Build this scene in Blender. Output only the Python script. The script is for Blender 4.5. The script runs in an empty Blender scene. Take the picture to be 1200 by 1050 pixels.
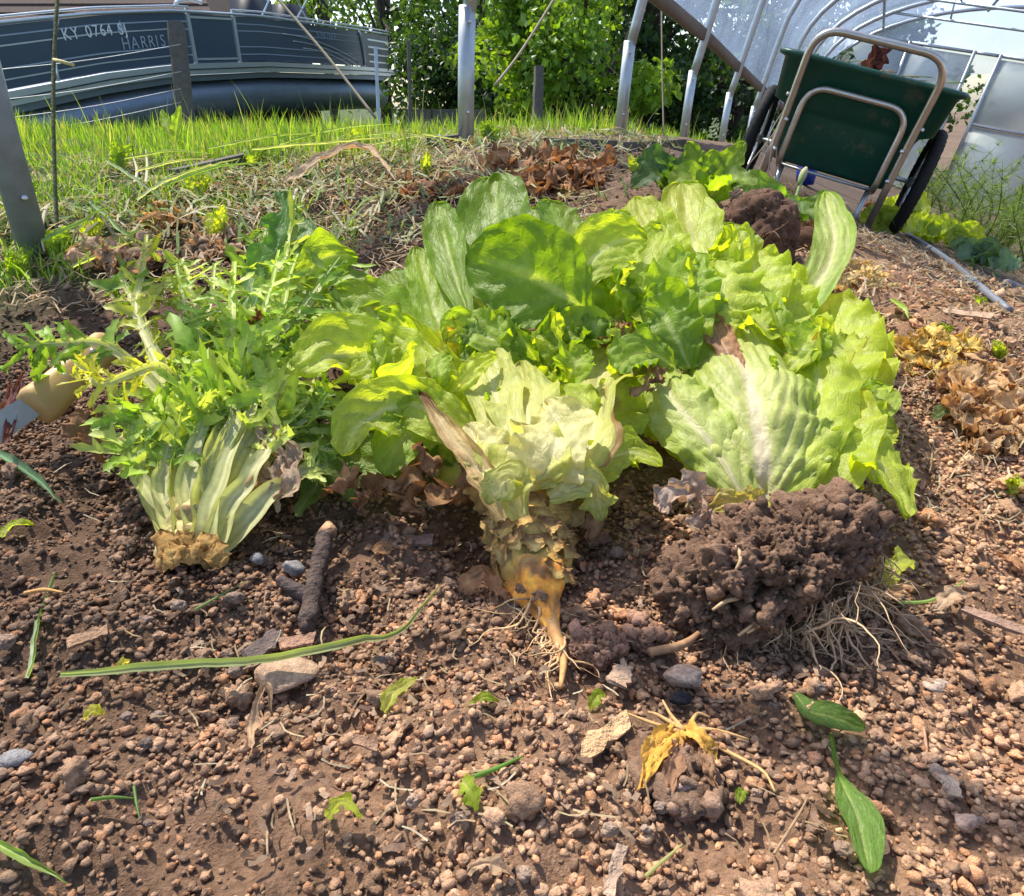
import bpy, bmesh, math, random
import numpy as np
from mathutils import Vector, Matrix, Euler

random.seed(7)
RNG = np.random.default_rng(7)
scene = bpy.context.scene
COLL = scene.collection

# ------------------------------------------------------------------ camera, sky, sun, exposure
CAM = np.array([0.0, 0.0, 0.40])
PITCH = math.atan(0.5)
FPX = 800.0
cd = bpy.data.cameras.new('camera')
cd.sensor_width = 36.0
cd.sensor_fit = 'HORIZONTAL'
cd.lens = 36.0 * FPX / 1200.0
cd.clip_start = 0.02
cd.clip_end = 2000.0
cam = bpy.data.objects.new('camera', cd)
COLL.objects.link(cam)
cam.location = CAM
cam.rotation_euler = (math.pi / 2 - PITCH, 0, 0)
scene.camera = cam

SUN = np.array([-0.34, 0.42, 0.84])
SUN = SUN / np.linalg.norm(SUN)
SUN_EL = math.asin(SUN[2])
SUN_AZ = math.atan2(SUN[0], SUN[1])
world = bpy.data.worlds.new('World')
scene.world = world
world.use_nodes = True
wn = world.node_tree
sky = wn.nodes.new('ShaderNodeTexSky')
sky.sky_type = 'NISHITA'
sky.sun_disc = False
sky.sun_elevation = SUN_EL
sky.sun_rotation = SUN_AZ
sky.altitude = 200
sky.air_density = 1.0
sky.dust_density = 2.0
sky.ozone_density = 0.8
bg = wn.nodes['Background']
bg.inputs['Strength'].default_value = 0.15
wn.links.new(sky.outputs[0], bg.inputs['Color'])
ld = bpy.data.lights.new('sun', 'SUN')
ld.energy = 3.8
ld.angle = math.radians(0.55)
ld.color = (1.0, 0.93, 0.80)
sun = bpy.data.objects.new('sun', ld)
COLL.objects.link(sun)
sun.rotation_euler = Vector(-SUN).to_track_quat('-Z', 'Y').to_euler()
sun.location = (-3, 4, 8)

vs = scene.view_settings
vs.view_transform = 'Standard'
vs.look = 'None'
vs.gamma = 1.0
vs.exposure = 1.0
scene.cycles.use_denoising = True
scene.cycles.max_bounces = 8
scene.cycles.transparent_max_bounces = 16
scene.cycles.sample_clamp_indirect = 4.0

# ------------------------------------------------------------------ noise and height
def _h(ix, iy, iz, seed):
    n = (ix * 73856093) ^ (iy * 19349663) ^ (iz * 83492791) ^ (seed * 2654435 + 97)
    n = n & 0x7fffffff
    n = (n ^ (n >> 13)) * 1274126177 & 0x7fffffff
    n = (n ^ (n >> 16)) * 668265263 & 0x7fffffff
    return ((n ^ (n >> 15)) & 0xffff) / 32767.5 - 1.0

def noise3(p, seed=0):
    p = np.asarray(p, float)
    f = np.floor(p).astype(np.int64)
    t = p - f
    t = t * t * t * (t * (t * 6 - 15) + 10)
    r = 0
    for dx in (0, 1):
        wx = t[..., 0] if dx else 1 - t[..., 0]
        for dy in (0, 1):
            wy = t[..., 1] if dy else 1 - t[..., 1]
            for dz in (0, 1):
                wz = t[..., 2] if dz else 1 - t[..., 2]
                r = r + wx * wy * wz * _h(f[..., 0] + dx, f[..., 1] + dy, f[..., 2] + dz, seed)
    return r

def fbm(p, seed=0, oct=4, gain=0.5):
    p = np.asarray(p, float)
    a, s = 1.0, 0
    for k in range(oct):
        s = s + a * noise3(p, seed + k * 17)
        p = p * 2.03 + 5.1
        a *= gain
    return s

def n2(x, y, f, seed=0, oct=3):
    x, y = np.broadcast_arrays(np.asarray(x, float), np.asarray(y, float))
    return fbm(np.stack([x * f, y * f, np.zeros_like(x) + 0.37], -1), seed, oct)

def sst(a, b, x):
    t = np.clip((np.asarray(x, float) - a) / (b - a), 0, 1)
    return t * t * (3 - 2 * t)

_BY = np.array([-50, 0.6, 1.0, 1.35, 1.7, 2.2, 2.7, 3.5, 5.0, 7.0, 10, 15, 30, 400])
_BZ = np.array([0.0, 0.0, 0.05, 0.12, 0.19, 0.25, 0.285, 0.285, 0.20, 0.03, -0.2, -0.4, -0.6, -0.6])

def rowx(y):
    return 0.55 + (np.asarray(y, float) - 3.85) * 0.49

def H0(x, y):
    x = np.asarray(x, float); y = np.asarray(y, float)
    b = (np.interp(y, _BY, _BZ) + np.interp(y - 0.15, _BY, _BZ) + np.interp(y + 0.15, _BY, _BZ)) / 3
    x0 = np.maximum(0.36, rowx(y) + 0.2)
    q = np.clip(x - x0, 0, None)
    q = np.where(q < 0.4, q * q / 0.8, q - 0.2)
    q = 3.6 * (1 - np.exp(-q / 3.6))
    b = b - 0.42 * sst(0.45, 2.2, y) * q
    return b

def H(x, y):
    x = np.asarray(x, float); y = np.asarray(y, float)
    near = 1 - sst(3.0, 6.0, np.hypot(x, y))
    return H0(x, y) + near * (0.016 * n2(x, y, 5.0, 3, 2) + 0.006 * n2(x, y, 18.0, 5, 2))

SP, CP = math.sin(PITCH), math.cos(PITCH)
def W(px, py, d):
    vx = (px - 600) / FPX; vy = (525 - py) / FPX
    return np.array([vx * d, d * (CP + vy * SP), CAM[2] + d * (-SP + vy * CP)])

_DD = 0.25 * 1.02 ** np.arange(280)
def G(px, py, lift=0.0):
    """where the sight line through a picture point meets the ground"""
    vx = (px - 600) / FPX; vy = (525 - py) / FPX
    lo, hi = 0.25, 60.0
    for n in range(3):
        dd = _DD if n == 0 else np.linspace(lo, hi, 24)
        under = CAM[2] + dd * (-SP + vy * CP) < H(vx * dd, dd * (CP + vy * SP))
        k = int(np.argmax(under)) if under.any() else len(dd) - 1
        lo, hi = dd[max(k - 1, 0)], dd[k]
    p = W(px, py, hi)
    p[2] += lift
    return p

def depth_of(p):
    p = np.asarray(p, float) - CAM
    return p[1] * CP - p[2] * SP

# ------------------------------------------------------------------ mesh helpers
def link(o, parent=None):
    COLL.objects.link(o)
    if parent is not None:
        o.parent = parent
    return o

def tag(o, label=None, cat=None, group=None, kind=None):
    if label: o['label'] = label
    if cat: o['category'] = cat
    if group: o['group'] = group
    if kind: o['kind'] = kind
    return o

def empty(name, loc, label, cat, group=None, rot=None):
    o = bpy.data.objects.new(name, None)
    o.empty_display_size = 0.05
    o.location = [float(c) for c in loc]
    if rot is not None: o.rotation_euler = rot
    link(o)
    return tag(o, label, cat, group)

class MB:
    """collects vertices and faces of one mesh"""
    def __init__(self):
        self.v, self.f, self.c, self.uv, self.n = [], [], [], [], 0
    def add(self, v, f, col=None, uv=None):
        v = np.asarray(v, float).reshape(-1, 3)
        f = np.asarray(f, np.int64)
        self.v.append(v)
        self.f.append(f + self.n)
        self.n += len(v)
        if col is None: col = (0.5, 0.5, 0.5)
        col = np.asarray(col, float)
        if col.ndim == 1: col = np.tile(col[:3], (len(v), 1))
        self.c.append(col[:, :3])
        if uv is None: uv = np.zeros((len(v), 2))
        self.uv.append(np.asarray(uv, float))
        return self
    def box(self, c, s, R=None, col=None):
        s = np.asarray(s, float) / 2
        v = np.array([[x, y, z] for x in (-1, 1) for y in (-1, 1) for z in (-1, 1)], float) * s
        if R is not None: v = v @ np.asarray(R, float).T
        return self.add(v + np.asarray(c, float), [[0, 1, 3, 2], [4, 6, 7, 5], [0, 4, 5, 1], [2, 3, 7, 6], [0, 2, 6, 4], [1, 5, 7, 3]], col)
    def tube(self, pts, r, n=8, col=None, caps=True):
        P = np.asarray(pts, float)
        m = len(P)
        r = np.broadcast_to(np.asarray(r, float), (m,))
        T = np.gradient(P, axis=0)
        T /= np.linalg.norm(T, axis=1)[:, None] + 1e-12
        ref = np.array([0.0, 0, 1]) if abs(T[0][2]) < 0.9 else np.array([1.0, 0, 0])
        N = np.cross(T[0], ref); N /= np.linalg.norm(N)
        vs_, a = [], np.arange(n) * 2 * math.pi / n
        for i in range(m):
            N = N - T[i] * N.dot(T[i]); N /= np.linalg.norm(N) + 1e-12
            B = np.cross(T[i], N)
            vs_.append(P[i] + r[i] * (np.cos(a)[:, None] * N + np.sin(a)[:, None] * B))
        v = np.concatenate(vs_)
        k = np.arange(n); k2 = (k + 1) % n
        f = np.concatenate([np.stack([i * n + k, i * n + k2, (i + 1) * n + k2, (i + 1) * n + k], -1) for i in range(m - 1)])
        c = col
        if col is not None and np.asarray(col).ndim == 2 and len(col) == m:
            c = np.repeat(np.asarray(col, float), n, axis=0)
        if caps:
            e0 = np.array([[0, (i + 1), i, i] for i in range(1, n - 1)])
            v = np.concatenate([v, P[:1], P[-1:]])
            q = m * n
            caps_f = [[q, k2[i], k[i], k[i]] for i in range(n)] + [[q + 1, (m - 1) * n + k[i], (m - 1) * n + k2[i], (m - 1) * n + k2[i]] for i in range(n)]
            f = np.concatenate([f, np.array(caps_f)])
            if c is not None and np.asarray(c).ndim == 2:
                c = np.concatenate([c, c[:1], c[-1:]])
        return self.add(v, f, c)
    def build(self, name, mat, parent=None, smooth=True):
        V = np.concatenate(self.v)
        quads, tris = [], []
        for f in self.f:
            if f.shape[1] == 3: tris.append(f)
            else:
                deg = f[:, 2] == f[:, 3]
                quads.append(f[~deg])
                if deg.any(): tris.append(f[deg][:, :3])
        Q = np.concatenate(quads) if quads else np.zeros((0, 4), np.int64)
        Tt = np.concatenate(tris) if tris else np.zeros((0, 3), np.int64)
        me = bpy.data.meshes.new(name)
        me.vertices.add(len(V))
        me.vertices.foreach_set('co', V.astype(np.float32).ravel())
        li = np.concatenate([Q.ravel(), Tt.ravel()]).astype(np.int32)
        me.loops.add(len(li))
        me.loops.foreach_set('vertex_index', li)
        tot = np.concatenate([np.full(len(Q), 4), np.full(len(Tt), 3)]).astype(np.int32)
        st = np.concatenate([[0], np.cumsum(tot)[:-1]]).astype(np.int32)
        me.polygons.add(len(tot))
        me.polygons.foreach_set('loop_start', st)
        me.polygons.foreach_set('loop_total', tot)
        me.polygons.foreach_set('use_smooth', np.full(len(tot), bool(smooth)))
        me.update(calc_edges=True)
        Cc = np.concatenate(self.c)
        at = me.color_attributes.new('Col', 'FLOAT_COLOR', 'POINT')
        at.data.foreach_set('color', np.concatenate([Cc, np.ones((len(Cc), 1))], 1).astype(np.float32).ravel())
        uvl = me.uv_layers.new(name='UVMap')
        U = np.concatenate(self.uv)
        uvl.data.foreach_set('uv', U[li].astype(np.float32).ravel())
        me.validate()
        if mat is not None: me.materials.append(MAT[mat] if isinstance(mat, str) else mat)
        o = bpy.data.objects.new(name, me)
        if parent is not None:
            link(o, parent)
            # parents sit untransformed or with a set matrix: keep vertices in parent space
            loc = np.array(parent_world(parent))
            if np.abs(loc).max() > 0: o.matrix_parent_inverse = Matrix.Translation(Vector([float(-q) for q in loc]))
        else:
            link(o)
        return o

LOCAL = set()
def parent_world(p):
    if p.name in LOCAL or p.parent is not None: return np.zeros(3)
    return np.array(p.location)

def catmull(P, n):
    P = np.asarray(P, float)
    m = len(P)
    if m == 2:
        t = np.linspace(0, 1, n)[:, None]
        return P[0] * (1 - t) + P[1] * t
    Q = np.vstack([2 * P[0] - P[1], P, 2 * P[-1] - P[-2]])
    s = np.linspace(0, m - 1, n)
    i = np.minimum(s.astype(int), m - 2)
    t = (s - i)[:, None]
    p0, p1, p2, p3 = Q[i], Q[i + 1], Q[i + 2], Q[i + 3]
    return 0.5 * (2 * p1 + (p2 - p0) * t + (2 * p0 - 5 * p1 + 4 * p2 - p3) * t ** 2 + (3 * p1 - p0 - 3 * p2 + p3) * t ** 3)

def rotz(a):
    c, s = math.cos(a), math.sin(a)
    return np.array([[c, -s, 0], [s, c, 0], [0, 0, 1.0]])

def frame(xa, za):
    xa = np.asarray(xa, float); xa = xa / np.linalg.norm(xa)
    za = np.asarray(za, float); za = za - xa * za.dot(xa); za /= np.linalg.norm(za)
    return np.stack([xa, np.cross(za, xa), za], 1)

# ------------------------------------------------------------------ materials
MAT = {}
def newmat(name):
    m = bpy.data.materials.new(name)
    m.use_nodes = True
    nt = m.node_tree
    return m, nt, nt.nodes['Principled BSDF'], nt.nodes['Material Output']

def noise_node(nt, scale, detail=4, rough=0.55, coord='Object'):
    tc = nt.nodes.new('ShaderNodeTexCoord')
    n = nt.nodes.new('ShaderNodeTexNoise')
    n.inputs['Scale'].default_value = scale
    n.inputs['Detail'].default_value = detail
    n.inputs['Roughness'].default_value = rough
    nt.links.new(tc.outputs[coord], n.inputs['Vector'])
    return n

def attr_mat(name, rough=0.8, nscale=60, namp=0.5, bscale=200, bump=0.3, bdist=0.002, spec=0.3, transl=0.0, hue=None, bcoord='Object'):
    """vertex colour 'Col' x noise, bumped; transl mixes a translucent lobe for thin leaves"""
    m, nt, pb, out = newmat(name)
    a = nt.nodes.new('ShaderNodeAttribute'); a.attribute_name = 'Col'
    n = noise_node(nt, nscale, 5)
    mr = nt.nodes.new('ShaderNodeMapRange')
    mr.inputs['From Min'].default_value = 0.25; mr.inputs['From Max'].default_value = 0.75
    mr.inputs['To Min'].default_value = 1 - namp; mr.inputs['To Max'].default_value = 1 + namp
    nt.links.new(n.outputs['Fac'], mr.inputs['Value'])
    mul = nt.nodes.new('ShaderNodeVectorMath'); mul.operation = 'SCALE'
    nt.links.new(a.outputs['Color'], mul.inputs[0]); nt.links.new(mr.outputs[0], mul.inputs['Scale'])
    nt.links.new(mul.outputs[0], pb.inputs['Base Color'])
    pb.inputs['Roughness'].default_value = rough
    pb.inputs['Specular IOR Level'].default_value = spec
    b = nt.nodes.new('ShaderNodeBump')
    b.inputs['Strength'].default_value = bump; b.inputs['Distance'].default_value = bdist
    n2_ = noise_node(nt, bscale, 4, 0.6, bcoord)
    nt.links.new(n2_.outputs['Fac'], b.inputs['Height'])
    nt.links.new(b.outputs[0], pb.inputs['Normal'])
    if transl > 0:
        t = nt.nodes.new('ShaderNodeBsdfTranslucent')
        nt.links.new(b.outputs[0], t.inputs['Normal'])
        sat = nt.nodes.new('ShaderNodeMix'); sat.data_type = 'RGBA'; sat.blend_type = 'MULTIPLY'
        sat.inputs[0].default_value = 1.0
        nt.links.new(mul.outputs[0], sat.inputs[6]); sat.inputs[7].default_value = hue or (1.6, 1.7, 0.7, 1)
        nt.links.new(sat.outputs[2], t.inputs['Color'])
        mx = nt.nodes.new('ShaderNodeMixShader'); mx.inputs[0].default_value = transl
        nt.links.new(pb.outputs[0], mx.inputs[1]); nt.links.new(t.outputs[0], mx.inputs[2])
        nt.links.new(mx.outputs[0], out.inputs['Surface'])
    MAT[name] = m
    return m

def add_veins(name, sx=4.5, sy=8.0, amount=0.22, dist=0.0009):
    """fine net of veins laid out along the leaf (UV), lighter than the blade and slightly sunken"""
    nt = MAT[name].node_tree
    uv = nt.nodes.new('ShaderNodeUVMap'); uv.uv_map = 'UVMap'
    mp = nt.nodes.new('ShaderNodeMapping'); mp.inputs['Scale'].default_value = (sx, sy, 1)
    nt.links.new(uv.outputs[0], mp.inputs['Vector'])
    wob = nt.nodes.new('ShaderNodeTexNoise'); wob.inputs['Scale'].default_value = 1.3; wob.inputs['Detail'].default_value = 3
    nt.links.new(mp.outputs[0], wob.inputs['Vector'])
    ad = nt.nodes.new('ShaderNodeVectorMath'); ad.operation = 'MULTIPLY_ADD'
    ad.inputs[1].default_value = (0.9, 0.9, 0.9)
    nt.links.new(wob.outputs['Color'], ad.inputs[0]); nt.links.new(mp.outputs[0], ad.inputs[2])
    outs = []
    for sc in (1.0, 2.7):
        vo = nt.nodes.new('ShaderNodeTexVoronoi'); vo.feature = 'DISTANCE_TO_EDGE'; vo.inputs['Scale'].default_value = sc
        nt.links.new(ad.outputs[0], vo.inputs['Vector'])
        mr = nt.nodes.new('ShaderNodeMapRange'); mr.inputs['From Max'].default_value = 0.10 if sc < 2 else 0.14
        mr.inputs['To Min'].default_value = 1; mr.inputs['To Max'].default_value = 0
        nt.links.new(vo.outputs['Distance'], mr.inputs['Value'])
        outs.append(mr.outputs[0])
    mx = nt.nodes.new('ShaderNodeMath'); mx.operation = 'MULTIPLY_ADD'; mx.inputs[1].default_value = 0.45
    nt.links.new(outs[1], mx.inputs[0]); nt.links.new(outs[0], mx.inputs[2])
    mul = [n for n in nt.nodes if n.type == 'VECT_MATH' and n.operation == 'SCALE'][0]
    old = mul.inputs['Scale'].links[0].from_socket
    sc2 = nt.nodes.new('ShaderNodeMath'); sc2.operation = 'MULTIPLY_ADD'; sc2.inputs[1].default_value = amount
    nt.links.new(mx.outputs[0], sc2.inputs[0]); nt.links.new(old, sc2.inputs[2])
    nt.links.new(sc2.outputs[0], mul.inputs['Scale'])
    b = [n for n in nt.nodes if n.type == 'BUMP'][0]
    b2 = nt.nodes.new('ShaderNodeBump'); b2.invert = True; b2.inputs['Strength'].default_value = 0.7; b2.inputs['Distance'].default_value = dist
    nt.links.new(mx.outputs[0], b2.inputs['Height'])
    nt.links.new(b2.outputs[0], b.inputs['Normal'])

def plain_mat(name, col, rough=0.5, metal=0.0, namp=0.15, nscale=30, bump=0.05, bscale=150, spec=0.5, bdist=0.001):
    m, nt, pb, out = newmat(name)
    n = noise_node(nt, nscale, 5)
    mx = nt.nodes.new('ShaderNodeMix'); mx.data_type = 'RGBA'
    c = np.array(col)
    mx.inputs[6].default_value = (*np.clip(c * (1 - namp), 0, 1), 1)
    mx.inputs[7].default_value = (*np.clip(c * (1 + namp), 0, 1), 1)
    nt.links.new(n.outputs['Fac'], mx.inputs[0])
    nt.links.new(mx.outputs[2], pb.inputs['Base Color'])
    pb.inputs['Roughness'].default_value = rough
    pb.inputs['Metallic'].default_value = metal
    pb.inputs['Specular IOR Level'].default_value = spec
    if bump > 0:
        b = nt.nodes.new('ShaderNodeBump'); b.inputs['Strength'].default_value = bump; b.inputs['Distance'].default_value = bdist
        q = noise_node(nt, bscale, 4)
        nt.links.new(q.outputs['Fac'], b.inputs['Height']); nt.links.new(b.outputs[0], pb.inputs['Normal'])
    MAT[name] = m
    return m

attr_mat('soil', 0.95, 140, 0.45, 420, 0.9, 0.004, 0.15)
attr_mat('clod', 0.92, 260, 0.4, 600, 0.8, 0.003, 0.2)
attr_mat('leaf', 0.46, 90, 0.16, 260, 0.35, 0.0012, 0.38, transl=0.54, hue=(1.95, 1.85, 0.34, 1))
attr_mat('frill', 0.5, 90, 0.2, 260, 0.3, 0.001, 0.3, transl=0.42, hue=(1.3, 1.32, 0.4, 1))
attr_mat('pale_leaf', 0.5, 90, 0.14, 260, 0.35, 0.0012, 0.4, transl=0.45, hue=(1.3, 1.22, 0.5, 1))
add_veins('leaf', 3.6, 10.0, 0.08, 0.0005)
add_veins('pale_leaf', 3.2, 8.0, 0.06, 0.0005)
attr_mat('dry_leaf', 0.85, 120, 0.35, 300, 0.7, 0.002, 0.2, transl=0.3, hue=(1.3, 1.0, 0.6, 1))
attr_mat('grass', 0.45, 20, 0.25, 80, 0.1, 0.001, 0.4, transl=0.5, hue=(1.7, 1.7, 0.45, 1))
attr_mat('tree_leaf', 0.5, 3, 0.3, 60, 0.1, 0.001, 0.4, transl=0.4, hue=(1.6, 1.6, 0.4, 1))
attr_mat('root', 0.7, 200, 0.3, 400, 0.6, 0.001, 0.3)
attr_mat('bark', 0.9, 60, 0.4, 120, 0.9, 0.01, 0.2)
attr_mat('painted', 0.5, 30, 0.08, 80, 0.05, 0.001, 0.4)
plain_mat('galvanised', (0.42, 0.45, 0.46), 0.42, 0.75, 0.25, 25, 0.1, 120)
plain_mat('weathered_steel', (0.21, 0.22, 0.20), 0.62, 0.35, 0.35, 30, 0.2, 90)
plain_mat('steel_tube', (0.50, 0.45, 0.39), 0.3, 0.9, 0.22, 40, 0.12, 200)
plain_mat('bolt_steel', (0.6, 0.6, 0.6), 0.35, 0.9, 0.1)
plain_mat('blade_steel', (0.34, 0.33, 0.31), 0.5, 0.7, 0.25, 60, 0.15, 300)
plain_mat('green_plastic', (0.006, 0.058, 0.036), 0.38, 0, 0.25, 12, 0.08, 60, 0.4)
_nt = MAT['green_plastic'].node_tree
_pb = _nt.nodes['Principled BSDF']
_old = _pb.inputs['Base Color'].links[0].from_socket
_n = noise_node(_nt, 9, 9, 0.72)
_mr = _nt.nodes.new('ShaderNodeMapRange'); _mr.inputs['From Min'].default_value = 0.56; _mr.inputs['From Max'].default_value = 0.70; _mr.inputs['To Max'].default_value = 0.55
_nt.links.new(_n.outputs['Fac'], _mr.inputs['Value'])
_mx = _nt.nodes.new('ShaderNodeMix'); _mx.data_type = 'RGBA'; _mx.inputs[7].default_value = (0.16, 0.12, 0.08, 1)
_nt.links.new(_mr.outputs[0], _mx.inputs[0]); _nt.links.new(_old, _mx.inputs[6]); _nt.links.new(_mx.outputs[2], _pb.inputs['Base Color'])
plain_mat('rubber', (0.018, 0.017, 0.016), 0.75, 0, 0.3, 60, 0.3, 120, 0.3)
plain_mat('old_wood', (0.11, 0.10, 0.085), 0.9, 0, 0.45, 30, 0.6, 80, 0.2, 0.005)
plain_mat('brown_board', (0.16, 0.12, 0.09), 0.85, 0, 0.3, 20, 0.4, 60, 0.2, 0.004)
plain_mat('handle_wood', (0.44, 0.28, 0.10), 0.5, 0, 0.3, 40, 0.1, 150, 0.4)
plain_mat('navy_panel', (0.062, 0.088, 0.130), 0.28, 0.1, 0.1, 2, 0, 10)
plain_mat('aluminium', (0.62, 0.66, 0.70), 0.35, 0.7, 0.1, 5, 0.05, 30)
plain_mat('pontoon_metal', (0.20, 0.24, 0.30), 0.4, 0.6, 0.25, 3, 0.05, 20)
plain_mat('white_paint', (0.75, 0.77, 0.8), 0.5, 0, 0.05, 5, 0)
plain_mat('grey_print', (0.30, 0.36, 0.45), 0.5, 0, 0.05, 5, 0)
plain_mat('black_vinyl', (0.02, 0.025, 0.035), 0.5, 0, 0.2, 5, 0.05, 20)
plain_mat('shingle', (0.085, 0.062, 0.055), 0.9, 0, 0.4, 12, 0.3, 40, 0.2, 0.01)
plain_mat('siding', (0.30, 0.30, 0.30), 0.8, 0, 0.1, 5, 0)
plain_mat('pipe_plastic', (0.13, 0.14, 0.16), 0.5, 0, 0.15, 30, 0.05, 100)
plain_mat('blue_plastic', (0.01, 0.04, 0.35), 0.4, 0, 0.1, 10, 0)
plain_mat('rope', (0.30, 0.25, 0.18), 0.9, 0, 0.3, 200, 0.5, 500, 0.2)

def film_mat(name, col, transp, transl):
    m, nt, pb, out = newmat(name)
    nt.nodes.remove(pb)
    tr = nt.nodes.new('ShaderNodeBsdfTransparent'); tr.inputs[0].default_value = (0.95, 0.97, 1.0, 1)
    tl = nt.nodes.new('ShaderNodeBsdfTranslucent'); tl.inputs[0].default_value = (*col, 1)
    df = nt.nodes.new('ShaderNodeBsdfDiffuse'); df.inputs[0].default_value = (*col, 1)
    gl = nt.nodes.new('ShaderNodeBsdfGlossy'); gl.inputs['Roughness'].default_value = 0.25
    n = noise_node(nt, 1.1, 5, 0.65)
    sep = nt.nodes.new('ShaderNodeMapRange')
    sep.inputs['From Min'].default_value = 0.3; sep.inputs['From Max'].default_value = 0.7
    sep.inputs['To Min'].default_value = 1 - transp - 0.13; sep.inputs['To Max'].default_value = 1 - transp + 0.13
    nt.links.new(n.outputs['Fac'], sep.inputs['Value'])
    m1 = nt.nodes.new('ShaderNodeMixShader'); m1.inputs[0].default_value = transl
    nt.links.new(df.outputs[0], m1.inputs[1]); nt.links.new(tl.outputs[0], m1.inputs[2])
    m2 = nt.nodes.new('ShaderNodeMixShader')
    nt.links.new(sep.outputs[0], m2.inputs[0]); nt.links.new(tr.outputs[0], m2.inputs[1]); nt.links.new(m1.outputs[0], m2.inputs[2])
    m3 = nt.nodes.new('ShaderNodeMixShader'); m3.inputs[0].default_value = 0.04
    nt.links.new(m2.outputs[0], m3.inputs[1]); nt.links.new(gl.outputs[0], m3.inputs[2])
    nt.links.new(m3.outputs[0], out.inputs['Surface'])
    MAT[name] = m
film_mat('film', (0.44, 0.57, 0.84), 0.66, 0.7)
film_mat('polycarbonate', (0.50, 0.56, 0.57), 0.32, 0.6)

# ------------------------------------------------------------------ ground
def lawn_mask(x, y):
    """1 on the lawn outside the tunnel, 0 in the bed"""
    e = (rowx(y) - x) * 0.9
    return sst(-0.12, 0.22, e + 0.12 * n2(x, y, 3.0, 31, 2))

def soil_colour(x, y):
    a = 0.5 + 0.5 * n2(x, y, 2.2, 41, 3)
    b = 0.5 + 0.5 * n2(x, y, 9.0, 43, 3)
    darken = np.clip(0.52 - 1.15 * (x + 0.06) + 0.5 * (a - 0.5) + 0.5 * sst(0.55, 0.8, y), 0, 1)  # only a tone shift: soil turns darker towards the left and farther back
    dry = np.array([0.410, 0.248, 0.152]); dark_soil = np.array([0.172, 0.110, 0.074])
    c = dry + (dark_soil - dry) * darken[..., None]
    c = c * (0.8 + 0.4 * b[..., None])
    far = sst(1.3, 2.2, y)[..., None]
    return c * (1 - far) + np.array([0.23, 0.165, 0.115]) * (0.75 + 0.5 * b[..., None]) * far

xs = np.unique(np.concatenate([-np.geomspace(1.3, 300, 46), np.arange(-1.3, 1.5, 0.0088), np.geomspace(1.5, 300, 46)]))
ys = np.unique(np.concatenate([[-40, -15, -5, -2, -1, -.4, -.1], np.arange(0.1, 2.2, 0.0085), np.geomspace(2.2, 400, 90)]))
X, Y = np.meshgrid(xs, ys)
Z = H(X, Y)
nearm = 1 - sst(2.0, 3.2, np.hypot(X, Y))
rough_ = 0.0075 * n2(X, Y, 34, 7, 3) + 0.012 * np.clip(n2(X, Y, 15, 9, 2), -0.5, 1) + 0.0025 * n2(X, Y, 70, 8, 1)
Zg = Z + nearm * rough_ - 0.004
lm = lawn_mask(X, Y)
gc = soil_colour(X, Y) * np.array([0.62, 0.60, 0.60]) * (1 - lm[..., None]) + np.array([0.055, 0.075, 0.028]) * lm[..., None]  # sheet colour lowered under the crumbs: shade of the gaps painted in
nx, ny = len(xs), len(ys)
ii, jj = np.meshgrid(np.arange(nx - 1), np.arange(ny - 1))
q = (jj * nx + ii).ravel()
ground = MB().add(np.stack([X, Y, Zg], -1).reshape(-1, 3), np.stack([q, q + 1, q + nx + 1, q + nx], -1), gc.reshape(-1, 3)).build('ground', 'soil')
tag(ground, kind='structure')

# ------------------------------------------------------------------ soil crumbs
def ico(sub):
    bm = bmesh.new()
    bmesh.ops.create_icosphere(bm, subdivisions=sub, radius=1)
    v = np.array([x.co for x in bm.verts]); f = np.array([[q.index for q in x.verts] for x in bm.faces])
    bm.free()
    return v, f
ICO1, ICO2, ICO3, ICO4 = [ico(k) for k in (2, 3, 4, 5)]
ICO0 = ico(1)

def lump(ic, seed, rough=0.35, fr=1.6, angular=0.0):
    v, f = ic
    r = 1 + rough * fbm(v * fr + seed * 3.7, seed, 3)
    p = v * r[:, None]
    if angular > 0:
        g = np.random.default_rng(seed)
        for k in range(7):
            n = g.normal(size=3); n /= np.linalg.norm(n)
            dd = p @ n
            over = np.clip(dd - g.uniform(0.5, 0.8), 0, None)
            p = p - over[:, None] * n * angular
    return p, f

def randrot(n, g):
    q = g.normal(size=(n, 4)); q /= np.linalg.norm(q, axis=1)[:, None]
    w, x, y, z = q.T
    return np.stack([np.stack([1 - 2 * (y * y + z * z), 2 * (x * y - z * w), 2 * (x * z + y * w)], -1),
                     np.stack([2 * (x * y + z * w), 1 - 2 * (x * x + z * z), 2 * (y * z - x * w)], -1),
                     np.stack([2 * (x * z - y * w), 2 * (y * z + x * w), 1 - 2 * (x * x + y * y)], -1)], 1)

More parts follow.
